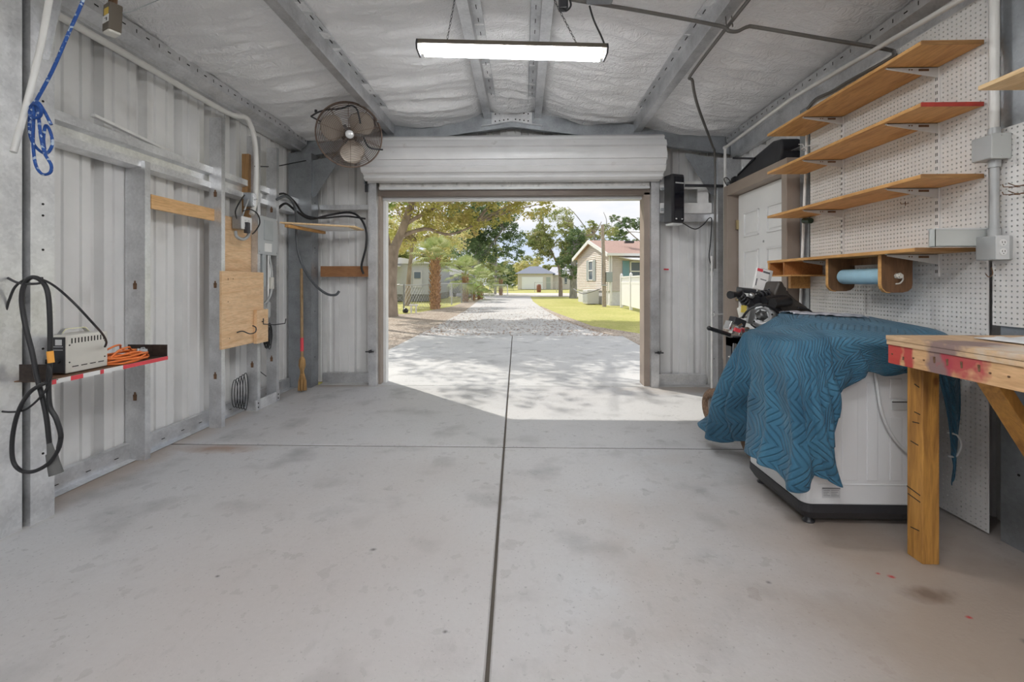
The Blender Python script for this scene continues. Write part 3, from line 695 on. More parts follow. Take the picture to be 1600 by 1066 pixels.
# black case on the door frame
t = thing('tool_case', 'black plastic tool case lying on top of the side door frame', 'case', (2.32, 4.5, 2.30))
mb = MB(); mb.prism([(4.05, 2.302), (4.92, 2.302), (4.90, 2.36), (4.55, 2.46), (4.15, 2.52), (4.02, 2.50), (4.0, 2.40)], (2.24, 0, 0), (0,1,0), (0,0,1), (.17,0,0)); mb.build('body', BLACKP, t, bevel=.015)
mb = MB(); mb.prism([(4.45, 2.455), (4.80, 2.375), (4.80, 2.362), (4.45, 2.44)], (2.228, 0, 0), (0,1,0), (0,0,1), (.013,0,0)); mb.build('handle', BLACKG, t)
mb = MB(); mb.cyl((2.235, 4.90, 2.34), (2.235, 4.86, 2.34), .03); mb.cyl((2.23, 4.94, 2.32), (2.23, 4.9, 2.32), .02); mb.build('latch', BLACK, t)
mb = MB(); mb.tube(smooth_path([(2.23,4.93,2.31),(2.2,4.98,2.38),(2.2,5.05,2.38),(2.24,5.08,2.31)],5), .005); mb.build('cord', BLACK, t)
# right end wall: white boards
mb = MB(); mb.box(1.62, 5.47, 2.36, 2.23, 5.49, 2.45); tag(mb.build('white_board', WHITEB), 'upper white painted board right of the roll-up door', 'board')
mb = MB(); mb.box(1.62, 5.45, 2.07, 2.23, 5.49, 2.19); tag(mb.build('white_board', WHITEB), 'lower white painted board right of the roll-up door', 'board')
mb = MB(); mb.box(2.07, 5.47, 2.192, 2.20, 5.49, 2.358); tag(mb.build('white_board', WHITEB), 'short upright white board between the two level ones', 'board')
# black wall unit
t = thing('wall_unit', 'tall narrow black unit mounted beside the roll-up door', 'black wall unit', (1.72, 5.3, 1.92))
c = (1.70, 5.30); M = Matrix.Rotation(.35, 3, 'Z')
mb = MB(); mb.obox((1.735, 5.30, 2.205), (.17, .16, .56), M=M); mb.build('body', BLACKP, t, bevel=.02)
mb = MB(); mb.obox(Vector((1.735, 5.30, 2.20))+M @ Vector((.01,-.082,0)), (.13, .006, .50), M=M); mb.build('front', BLACKG, t, bevel=.003)
mb = MB(); mb.obox(Vector((1.735, 5.30, 2.38))+M @ Vector((.01,-.088,0)), (.11, .004, .014), M=M); mb.build('trim_bar', GREYL, t)
for dx in (-.035, .045):
    mb = MB(); mb.obox(Vector((1.735, 5.30, 1.97))+M @ Vector((dx,-.088,0)), (.018, .004, .012), M=M); mb.build('light', WHITE, t)
mb = MB(); mb.obox((1.735, 5.30, 1.915), (.13, .13, .02), M=M); mb.build('foot', GREYL, t)
mb = MB()
for z in (2.32, 2.08): mb.box(1.60, 5.33, z, 1.68, 5.36, z+.03)
mb.build('bracket', GD, t)
mb = MB(); mb.tube(smooth_path([PY(1066,348,5.28), PY(1085,358,5.3), PY(1098,352,5.35), PY(1108,341,5.4), PY(1112,345,5.42), PY(1110,380,5.42), PY(1108,402,5.42), PY(1113,420,5.42)], 6), .006); t2 = mb.build('cable', BLACK)
tag(t2, 'thin black cord running from the black wall unit down to a small plug', 'cord')
t = thing('wall_plug', 'small white and black plug on the right corner column', 'plug', PY(1112,425,5.28))
mb = MB(); a = PY(1112,422,5.29); mb.cyl(a+Vector((0,0,.02)), a+Vector((0,0,-.01)), .016); mb.build('plug', BLACK, t)
mb = MB(); a = PY(1112,428,5.285); mb.obox(a, (.04,.02,.04)); mb.build('plate', WHITE, t, bevel=.004)
mb = MB(); mb.beam(PY(1070,290,5.27), PY(1148,291,5.27), .02, .03); tag(mb.build('metal_rod', BLACKP), 'dark horizontal rod right of the black wall unit', 'rod')
mb = MB(); mb.beam(PX(1146,247,2.2), PX(1222,249,2.34), .02, .02); tag(mb.build('metal_rod', BLACKP), 'dark horizontal rod above the side door frame', 'rod')
t = thing('eye_bolt', 'small white ring-headed bolt sticking out beside the door frame', 'bolt', PY(1120,492,5.27))
mb = MB(); a, b = PY(1116,492,5.25), PY(1134,491,5.28); mb.cyl(a, b, .008, n=8); mb.build('shaft', WHITE, t)
mb = MB(); mb.tube([a+Vector((-.012+math.cos(k*PI/6)*.016, 0, math.sin(k*PI/6)*.016)) for k in range(12)], .006, 6, closed=True); mb.build('ring', WHITE, t)
mb = MB(); mb.obox(PY(1041,421,5.64), (.06,.003,.018), (0,.05,0)); tag(mb.build('red_tape', RED), 'small red tape strip on the metal wall right of the door', 'tape')
# PVC and EMT on the right
mb = MB(); a = PX(1133,231,2.225); pts = [PX(1560,-35,2.225), PX(1500,0,2.225), PX(1240,152,2.225), a+Vector((0,-.05,.01)), a+Vector((0,0,-.03)), Vector((2.225,5.22,2.3)), Vector((2.225,5.22,.02))]
mb.tube(pts[:3]+[a], .016); mb.tube([a, Vector((a.x, a.y+.02, .4))], .016); mb.ball(a, .025, 12)
tag(mb.build('pvc_pipe', PVC), 'white pipe along the right eave turning down at the corner column', 'pipe')
mb = MB()
mb.tube(smooth_path([Vector((1.365,1.5,2.97)), Vector((1.365,2.6,2.965)), PX(1083,112,1.365), PY(1082,127,3.78), PY(1090,165,4.1), PY(1112,225,4.95), PY(1117,247,5.2), PY(1117,350,5.26), PY(1117,420,5.26)], 6), .012)
tag(mb.build('conduit', EMT), 'thin metal conduit dropping from the right roof purlin to the corner', 'conduit')
mb = MB(); mb.tube([(2.16, 5.28, 1.55), (2.16, 5.28, .01)], .012); tag(mb.build('conduit', WHITEB), 'thin white pipe reaching the floor at the right corner column', 'conduit')
# dark overhead conduit
P3 = lambda x, y, Y=3.05: PY(x, y, Y)
t = thing('conduit', 'long dark conduit crossing under the ceiling from the light to the right eave', 'conduit', P3(1150,44))
mb = MB(); mb.tube(smooth_path([P3(890,-1,2.95), P3(1000,17,3.0), P3(1122,40), P3(1138,48), P3(1152,49), P3(1168,42), P3(1185,43), P3(1290,61,3.0), P3(1385,77,2.95), PX(1397,84,2.26), PX(1390,92,2.26), PX(1330,125,2.27), PX(1300,143,2.27), PX(1275,155,2.27), PX(1262,170,2.28)], 5), .012); mb.build('pipe', EMT, t)
mb = MB(); a = P3(1140,30); mb.tube([a+Vector((-.02,0,-.05)), a+Vector((-.02,.02,.05))], .004); mb.tube([a+Vector((.02,0,-.05)), a+Vector((.02,.02,.05))], .004); mb.each('strap', EMT, t)
# ------------------------------------------------------------------ tube light
TUBE = mat('lamp_tube', (1,1,1), .4, emit=((.97,.985,1), 75))
HOOD = mat('fixture_hood', (.13,.11,.085), .6, .2)
def tube_light(label, loc, rz=0, tilt=0, bare=False):
    t = thing('tube_light', label, 'ceiling light', loc)
    def P(mb, n, m, par=t, **k):
        o = mb.build(n, m, None, center=False, **k); o.parent = par; return o
    mb = MB(); mb.prism([(-.012,-.02),(-.012,.03),(.012,.03),(.012,-.02)] if bare else [(-.075,.0),(-.06,.035),(-.02,.05),(.02,.05),(.06,.035),(.075,0),(.07,0),(.055,.03),(-.055,.03),(-.07,0)], (-.61,0,0), (0,1,0), (0,0,1), (1.22,0,0)); P(mb, 'hood', HOOD)
    mb = MB()
    for s_ in (-1, 1): mb.prism([(-.06,-.03),(-.075,.0),(-.06,.035),(.06,.035),(.075,0),(.06,-.03)], (s_*.61,0,0), (0,1,0), (0,0,1), (s_*.012,0,0))
    P(mb, 'end_cap', BLACKP)
    for y in (-.043, .043):
        mb = MB(); mb.cyl((-.585, y, -.012), (.585, y, -.018), .016, n=16); P(mb, 'lamp_tube', TUBE)
    t.rotation_euler = (0, tilt, rz)
    return t
# hung a little lower at the right end, as in the room
tl = tube_light('long double tube light hanging under the ridge', (-.075, 3.0, 2.775), .03, .022)
for (x, y, l) in ((.0, .55, 'added unseen tube light above the camera position'), (-.1, -1.6, 'added unseen tube light in the rear part of the garage')):
    tube_light(l, (x, y, 2.80), bare=True)  # unseen bare fixtures, added to brighten the interior and the ceiling
def chain(label, a, b):
    a, b = Vector(a), Vector(b); n = int((b-a).length/.022); mb = MB(); d = (b-a)/n
    for k in range(n):
        c = a+d*(k+.5); u = d.normalized(); w = u.orthogonal().normalized()
        if k % 2: w = u.cross(w)
        mb.tube([c+u*(math.cos(q*PI/3)*.014)+w*(math.sin(q*PI/3)*.006) for q in range(6)], .0018, 4, closed=True)
    tag(mb.build('hanging_chain', BLACKP), label, 'chain')
chain('left hanging chain of the tube light', PY(697,71,3.0), Vector((-.44,3.0,3.2)))
chain('right hanging chain of the tube light', PY(905,76,3.0), Vector((.155,3.0,3.2)))
mb = MB(); mb.tube(smooth_path([PY(921,9,2.95), PY(928,32,2.97), PY(940,58,3.0), PY(946,75,3.01), PY(946,82,3.02)], 6), .006); tag(mb.build('cable', BLACK), 'black cord from the dark conduit down to the tube light', 'cord')
t = thing('ceiling_outlet', 'black plug and looped cord at the ceiling above the tube light', 'plug', PY(882,8,2.9))
mb = MB(); a = PY(880,4,2.9); mb.obox(a, (.06,.05,.10)); mb.build('plug', BLACKP, t, bevel=.01)
mb = MB(); mb.tube(smooth_path([PY(880,14,2.88), PY(886,16,2.86), PY(892,8,2.86), PY(888,-4,2.86), PY(880,-6,2.88)], 6), .006); mb.build('cord', BLACK, t)
t = thing('lamp_housing', 'grey metal housing at the top edge beside the dark conduit', 'lamp', PY(938,-4,2.7))
mb = MB(); mb.obox(PY(938,-6,2.8), (.16,.10,.05)); mb.build('body', GD, t, bevel=.01)
# ================================================================== WORKBENCH
bt = thing('workbench', 'paint-stained wooden workbench at the right edge', 'workbench', (1.98, 1.5, 0))
BY0, BY1 = .75, 2.145
TOPW = wood('bench_top_wood', (.66,.46,.28), (.46,.29,.16), 'Y', stain=[((-.22,.40,0), (7,8,0), (.22,.15,.15)), ((0,.2,0), (3,6,0), (.62,.55,.47))])
mb = MB(); mb.box(1.672, BY0, .985, 2.285, BY1, 1.006); mb.box(1.674, BY0, .964, 2.285, BY1-.002, .984); mb.build('top', TOPW, bt, bevel=.002)
APR = wood('bench_apron_wood', (.74,.47,.25), (.56,.32,.15), 'Y', stain=[((0,.665,0), (6,18,9), (.50,.03,.035)), ((0,.585,.0), (4,34,5), (.45,.03,.04)), ((0,.44,.0), (4,17,4), (.20,.13,.14)), ((0,.34,.05), (6,9,10), (.42,.04,.06))])
mb = MB(); mb.box(1.68, BY0, .878, 1.718, BY1-.004, .964); mb.build('apron', APR, bt, bevel=.002)
mb = MB(); mb.box(1.718, BY1-.042, .878, 2.285, BY1-.004, .964); mb.build('end_rail', LEGW, bt, bevel=.002)
h = MB()
for k in range(16):
    y = BY1-.03-.055*k+R.uniform(-.01,.01); h.cyl((1.6785, y, R.choice((.905,.925,.945))), (1.681, y, .92), .004, n=6)
h.each('nail', RUST, bt)
for (y0, y1) in ((2.058, 2.141), (.80, .89)):
    mb = MB(); mb.box(1.765, y0, 0, 1.838, y1, .964); mb.box(1.718, y0, .878, 1.765, y1, .964); mb.build('leg', LEGW, bt, bevel=.004)
mk = MB()
for (z, y0, y1, dz) in ((.30,2.07,2.14,.012),(.27,2.07,2.135,.010),(.62,2.075,2.11,-.004),(.66,2.07,2.10,.004),(.52,2.08,2.12,.006),(.78,2.075,2.10,.01),(.14,2.075,2.12,-.006)): mk.beam((1.7645,y0,z),(1.7645,y1,z+dz),.002,.004)
mk.each('pencil_mark', HOLE, bt)
mb = MB(); mb.beam((1.735, 1.745, .90), (2.27, 1.745, .04), .04, .085, up=(0,1,0)); mb.build('brace', LEGW, bt, bevel=.003)
mb = MB(); mb.box(1.84, 1.30, .50, 2.28, 1.70, .878); mb.build('drawer_box', DKW, bt)
PLAST = mat('crumpled_plastic', (.70,.71,.72), .3, 0, .05, 10)
def pl(u, v):
    x = 1.93+.28*v; y = 1.50+.50*u; e = min(u, 1-u, v, 1-v)
    return (x+.02*noise.noise(Vector((u*3, v*3, 1))), y+.03*noise.noise(Vector((u*4, v*2, 5))), 1.012+min(1, e*8)*(.006+.016*abs(noise.noise(Vector((u*5, v*4, 0))))))
mb = MB(); mb.grid(pl, 40, 24); tag(mb.build('plastic_sheet', PLAST, solid=.003), 'crumpled pale plastic sheet lying on the workbench', 'plastic sheet')
mb = MB(); mb.lathe([(0,0),(.035,.0),(.04,.01),(.03,.035),(.0,.045)], (2.03, 1.66, 1.03), n=20); tag(mb.build('black_cap', BLACKP), 'small round black object on the workbench at the right edge', 'cap')
# ================================================================== WASHER
wt = thing('washing_machine', 'white top-loading washing machine half covered by the blue blanket', 'washing machine', (1.78, 2.68, 0))
wx0, wx1, wy0, wy1 = 1.43, 2.10, 2.36, 2.94
def rrect(x0, y0, x1, y1, r, n=5):
    out = []
    for (cx, cy, a0) in ((x1-r, y0+r, -PI/2), (x1-r, y1-r, 0), (x0+r, y1-r, PI/2), (x0+r, y0+r, PI)):
        for k in range(n+1): a = a0+k*PI/2/n; out.append((cx+math.cos(a)*r, cy+math.sin(a)*r))
    return out
mb = MB(); mb.prism(rrect(wx0, wy0, wx1, wy1, .045), (0,0,.115), (1,0,0), (0,1,0), (0,0,.765)); mb.build('body', WASH, wt, bevel=.006)
mb = MB(); n = 24; p0 = rrect(wx0+.02, wy0+.02, wx1-.02, wy1-.02, .045); p1 = rrect(wx0-.004, wy0-.004, wx1+.004, wy1+.004, .047)
v = [(x, y, .035) for x, y in p0]+[(x, y, .075) for x, y in p1]+[(x, y, .115) for x, y in p1]; m_ = len(p0)
mb.add(v, [tuple(range(m_))[::-1], tuple(range(2*m_, 3*m_))]+[(r*m_+i, r*m_+(i+1) % m_, (r+1)*m_+(i+1) % m_, (r+1)*m_+i) for r in range(2) for i in range(m_)]); mb.build('base', WASHB, wt)
for x in (wx0+.06, wx1-.06):
    for y in (wy0+.06, wy1-.06):
        mb = MB(); mb.lathe([(.028,0),(.03,.008),(.02,.014),(.018,.037)], (x, y, 0), n=16); mb.build('foot', BLACKP, wt)
mb = MB()
for (a, b, z0, z1) in ((1.62,1.70,.24,.74), (1.745,1.80,.24,.74), (1.86,1.92,.24,.56), (1.86,1.92,.66,.76), (1.98,2.03,.24,.74)):
    mb.box(a, wy0-.003, z0, b, wy0+.01, z1)
mb.box(1.50, wy0-.003, .215, 2.05, wy0+.01, .222)
mb.each('panel_rib', WASH, wt, bevel=.0028)
mb = MB(); mb.box(1.868, wy0-.0045, .60, 1.96, wy0+.01, .65); mb.box(1.868, wy0-.010, .645, 1.96, wy0+.01, .652); mb.build('handle_recess', GREYL, wt, bevel=.002)
mb = MB(); mb.box(1.868, wy0-.006, .64, 1.95, wy0-.004, .646); mb.build('handle_slot', HOLE, wt)
mb = MB(); mb.box(1.522, wy0-.0022, .150, 1.612, wy0, .198); l_ = mb.build('rating_label', mat('label_grey', (.58,.59,.6), .5), wt)
mb = MB(); mb.box(1.522, wy0-.003, .196, 1.612, wy0-.001, .202)
for k in range(4):
    for (a, b) in ((1.528,1.560),(1.566,1.606)): mb.box(a, wy0-.0028, .188-.009*k, b-(k % 3)*.006, wy0-.002, .190-.009*k)
mb.each('label_print', mat('print_grey', (.2,.2,.21), .5), l_)
mb = MB(); mb.box(wx0+.08, wy0+.01, .88, wx1-.02, wy1-.12, .925); mb.build('lid', GLASS, wt, bevel=.01)
mb = MB(); mb.prism([(wy1-.14,.88),(wy1,.88),(wy1,.995),(wy1-.05,.995),(wy1-.14,.93)], (wx0+.22,0,0), (0,1,0), (0,0,1), (wx1-wx0-.24,0,0)); mb.build('console', WASH, wt, bevel=.01)
mb = MB(); mb.tube(smooth_path([(1.775,2.345,.80),(1.785,2.34,.70),(1.80,2.335,.60),(1.84,2.335,.50),(1.90,2.335,.42),(1.97,2.33,.37),(2.04,2.33,.36)], 6), .0075); mb.build('drain_hose', GREYL, wt)
mb = MB(); mb.tube(smooth_path([(2.12,2.33,.50),(2.17,2.33,.48),(2.185,2.33,.43),(2.16,2.33,.38),(2.12,2.33,.38)], 6), .005); mb.build('cord_loop', GREYL, wt)
# ================================================================== SCOOTER behind the washer
st = thing('motor_scooter', 'small black machine with coil springs and a metal disc hub behind the blue blanket', 'scooter', (1.65, 3.45, 0))
S = lambda px, py, Y=3.3: PY(px, py, Y)
TYRE = mat('knobby_tyre', (.20,.125,.08), .85, 0, .5, 60, bump=.8, bscale=50)
def torus(mb, c, ax, R0, r, n=28, k=10):
    ax = Vector(ax).normalized(); a = ax.orthogonal().normalized(); b = ax.cross(a); c = Vector(c)
    mb.tube([c+(a*math.cos(2*PI*i/n)+b*math.sin(2*PI*i/n))*R0 for i in range(n)], r, k, closed=True)
for (x, y) in ((1.62, 3.20), (1.655, 3.98), (2.10, 3.95)):
    mb = MB(); torus(mb, (x, y, .165), (.98,.15,0), .12, .045); w = mb.build('wheel', TYRE, st)
    mb = MB(); mb.cyl((x-.03, y, .165), (x+.03, y, .165), .085, n=20); mb.build('rim', STEELD, w)
mb = MB(); mb.box(1.60, 3.2, .15, 2.1, 4.0, .26); mb.box(1.72, 3.25, .26, 2.05, 3.7, .86); mb.build('frame', BLACKP, st, bevel=.03)
# disc hub
a = S(1190,493); d = Vector((-.5,-1,.12)).normalized()
mb = MB(); mb.lathe([(0,-.03),(.088,-.03),(.09,-.01),(.082,.0),(.05,.004),(.046,.0),(.03,.002),(.03,.02),(.016,.022),(.016,.035),(0,.036)], a, d, 32); hub = mb.build('disc_hub', STEELD, st)
mb = MB(); e1 = d.orthogonal().normalized(); e2 = d.cross(e1)
for k in range(5): q = a+(e1*math.cos(k*1.257)+e2*math.sin(k*1.257))*.066+d*.002; mb.cyl(q, q+d*.006, .007, n=8)
for k in range(6): q = a+(e1*math.cos(k*1.047)+e2*math.sin(k*1.047))*.038+d*.002; mb.cyl(q, q+d*.006, .005, n=8)
mb.each('hub_bolt', HOLE, hub)
mb = MB(); mb.lathe([(0,-.08),(.10,-.08),(.11,-.06),(.11,-.03),(.09,-.028)], a+Vector((.02,.01,0)), d, 28); mb.build('motor_case', BLACKP, st)
def spring(n, p0, p1, r, turns, m=BLACKP, w=.007, core=.6):
    p0, p1 = Vector(p0), Vector(p1); u = (p1-p0).normalized(); e = u.orthogonal().normalized(); f = u.cross(e)
    mb = MB(); mb.tube([p0+(p1-p0)*(i/(turns*12))+(e*math.cos(i*PI/6)+f*math.sin(i*PI/6))*r for i in range(turns*12+1)], w, 6)
    o = mb.build(n, m, st); mb = MB(); mb.cyl(p0-u*.01, p1+u*.01, r*core); mb.build('shock_body', BLACK, o)
    return o
spring('coil_spring', S(1186,462,3.34), S(1224,452,3.40), .027, 7)
spring('coil_spring', S(1154,458,3.24), S(1166,474,3.27), .026, 4)
spring('coil_spring', S(1195,466,3.44), S(1228,458,3.5), .024, 6)
spring('coil_spring', S(1150,530,3.25), S(1144,566,3.25), .026, 4, CHROME, .006, .5)
mb = MB(); mb.cyl(S(1141,461,3.2), S(1151,460,3.24), .028, .018, n=16); mb.cyl(S(1146,461,3.2), S(1160,456,3.26), .012); mb.build('rubber_knob', BLACK, st)
mb = MB(); mb.obox(S(1166,454,3.3), (.11,.08,.035), (.1,.1,.1)); mb.obox(S(1180,468,3.36), (.09,.06,.07), (.3,.3,.1)); mb.obox(S(1168,475,3.32), (.07,.05,.09), (.1,-.5,.1)); mb.each('linkage', BLACKP, st, bevel=.008)
mb = MB(); mb.ball(S(1174,462,3.26), .022, 14); mb.build('joint_ball', STEELD, st)
for (p0, p1, r) in ((S(1207,474,3.16), S(1232,471,3.22), .034), (S(1194,470,3.26), S(1228,466,3.32), .03)):
    mb = MB(); mb.cyl(p0, p1, r, n=20); mb.build('rubber_grip', BLACK, st, bevel=.006)
FEND = mat('brown_black_plastic', (.055,.045,.038), .45, 0, .15, 20)
# curved fender
def fend(u, v):
    an = math.radians(168-155*u); rr = .225+.0*v
    c = S(1226,497,3.42)
    w = (v-.5)*.20
    q = c+Vector((math.cos(an)*rr*.95+.05, w+.02*math.sin(u*6), math.sin(an)*rr*.95+.02))
    return q+Vector((0,0,.02*math.cos(v*PI)**2*-1+.02))
mb = MB(); mb.prism([(-.10,.215),(-.075,.225),(-.035,.15),(.03,.09),(.11,.04),(.17,-.03),(.19,-.12),(.18,-.30),(-.05,-.30),(-.03,-.08),(-.11,.06),(-.135,.13)], S(1238,488,3.30), (1,.1,0), (0,0,1), (-.02,.22,0)); mb.build('fender', FEND, st, bevel=.025, segs=4)
mb = MB(); c = S(1250,506,3.27); mb.tube([c+Vector((math.cos(k*.2+.1)*.115, -.0, math.sin(k*.2+.1)*.115)) for k in range(9)], .007, 6); mb.build('fender_rib', BLACKP, st)
mb = MB(); mb.tube(smooth_path([S(1160,497,3.16), S(1168,486,3.13), S(1180,479,3.11), S(1195,477,3.1), S(1210,484,3.11), S(1222,496,3.15)], 6), .008); mb.build('cable', BLACK, st)
mb = MB(); mb.obox(S(1152,503,3.2), (.10,.06,.05), (0,.35,.3)); mb.build('switch_box', BLACKP, st, bevel=.006)
mb = MB(); mb.obox(S(1138,508,3.18), (.02,.06,.06), (0,.45,.3)); mb.obox(S(1144,517,3.17), (.02,.04,.04), (0,.4,.2)); mb.cyl(S(1160,517,3.12), S(1168,516,3.14), .022, n=14); mb.cyl(S(1152,512,3.14), S(1158,508,3.16), .014, n=10); mb.each('fitting', CHROME, st, bevel=.003)
mb = MB(); mb.obox(S(1152,516,3.12), (.04,.02,.025), (0,.3,0)); mb.build('red_clip', RED, st)
mb = MB(); mb.cyl(S(1108,513,3.05), S(1140,523,3.14), .013, n=14); mb.ball(S(1108,513,3.05), .0155, 12); mb.build('lever_grip', BLACK, st)
mb = MB(); mb.cyl(S(1112,517,3.07), S(1144,527,3.15), .004, n=8); mb.build('lever', CHROME, st)
mb = MB(); mb.tube([S(1162,496,3.26), S(1160,484,3.28), S(1165,480,3.3)], [.03,.036,.02], 12); mb.build('reservoir', CREAM, st)
mb = MB(); mb.obox(S(1162,483,3.225), (.04,.006,.05), (0,.1,.2)); mb.build('yellow_sticker', mat('yellow_sticker', (.80,.62,.12), .5), st)
mb = MB(); mb.obox(S(1173,494,3.22), (.05,.02,.11), (0,.25,.2)); mb.build('alloy_plate', STEELD, st, bevel=.006)
mb = MB(); mb.obox(S(1226,490,3.15), (.07,.03,.02)); mb.build('wood_shim', PINE_L, st)
mb = MB(); mb.cyl(S(1146,536,3.24), S(1144,600,3.24), .024, n=12); mb.build('fork_tube', CHROME, st)
mb = MB(); mb.box(1.45, 3.22, .3, 1.54, 3.3, .87); mb.box(1.45,3.22,.80,1.75,3.3,.86); mb.build('fork_frame', BLACKP, st)
# booklets
for i, (dx, l) in enumerate(((0, 'front red-topped printed booklet leaning on the black machine'), (.03, 'rear grey booklet of the pair leaning on the black machine'))):
    t = thing('booklet', l, 'booklet', S(1188,440,3.42))
    Mt = Matrix.Rotation(.28, 3, 'Y') @ Matrix.Rotation(-.15, 3, 'X')
    c0 = S(1189,437,3.45)+Vector((dx*1.1, dx*.6, 0))
    mb = MB(); mb.obox(c0, (.095, .022, .16), M=Mt); mb.build('pages', WHITEB if i == 0 else GREYL, t, bevel=.002)
    if i == 0:
        mb = MB(); mb.obox(c0+Mt @ Vector((-.026,-.012,.066)), (.042,.002,.022), M=Mt); mb.build('red_header', RED, t)
        mb = MB(); mb.obox(c0+Mt @ Vector((.024,-.012,.060)), (.05,.002,.014), M=Mt)
        mb.obox(c0+Mt @ Vector((-.036,-.012,-.03)), (.007,.002,.055), M=Mt); mb.obox(c0+Mt @ Vector((.012,-.012,-.0)), (.045,.002,.006), M=Mt); mb.each('print', mat('print_dark', (.12,.12,.13), .5), t)
# ================================================================== BLANKET
def blanket_mat():
    m, nt, b, N, L = nodes('quilted_blue_cloth')
    uv = N.new('ShaderNodeUVMap'); sp = N.new('ShaderNodeSeparateXYZ'); L.new(uv.outputs[0], sp.inputs[0])
    def M(op, a, c=None, d=None):
        q = N.new('ShaderNodeMath'); q.operation = op
        for i, k in enumerate((a, c, d)):
            if k is None: continue
            if isinstance(k, (int, float)): q.inputs[i].default_value = k
            else: L.new(k, q.inputs[i])
        return q.outputs[0]
    tri = M('PINGPONG', sp.outputs[1], .10)
    vv = M('MULTIPLY_ADD', tri, .9, sp.outputs[0])
    ln = M('PINGPONG', vv, .019)
    gr = M('SMOOTH_MIN', ln, .007, .005)
    h = M('MULTIPLY', gr, 100.)
    n = N.new('ShaderNodeTexNoise'); n.inputs['Scale'].default_value = 40; n.inputs['Detail'].default_value = 5; L.new(uv.outputs[0], n.inputs[0])
    hh = M('ADD', h, M('MULTIPLY', n.outputs[0], .35))
    q = N.new('ShaderNodeBump'); q.inputs['Strength'].default_value = .95; q.inputs['Distance'].default_value = .009; L.new(hh, q.inputs['Height']); L.new(q.outputs[0], b.inputs['Normal'])
    n2 = N.new('ShaderNodeTexNoise'); n2.inputs['Scale'].default_value = 3; L.new(uv.outputs[0], n2.inputs[0])
    r = ramp(N, [(.35, (.028,.105,.175)), (.65, (.050,.160,.250))]); L.new(n2.outputs[0], r.inputs[0]); L.new(r.outputs[0], b.inputs['Base Color'])
    b.inputs['Roughness'].default_value = .8; b.inputs['Sheen Weight'].default_value = .12; b.inputs['Sheen Roughness'].default_value = .5; b.inputs['Specular IOR Level'].default_value = .3
    return m
BLU = blanket_mat()
def interp(P, t):
    n = len(P)-1; x = t*n; i = min(n-1, int(x)); f = x-i
    a, b, c, d = P[max(0, i-1)], P[i], P[i+1], P[min(n, i+2)]
    return .5*((2*b)+(c-a)*f+(2*a-5*b+4*c-d)*f*f+(3*b-a-3*c+d)*f**3)
V = Vector
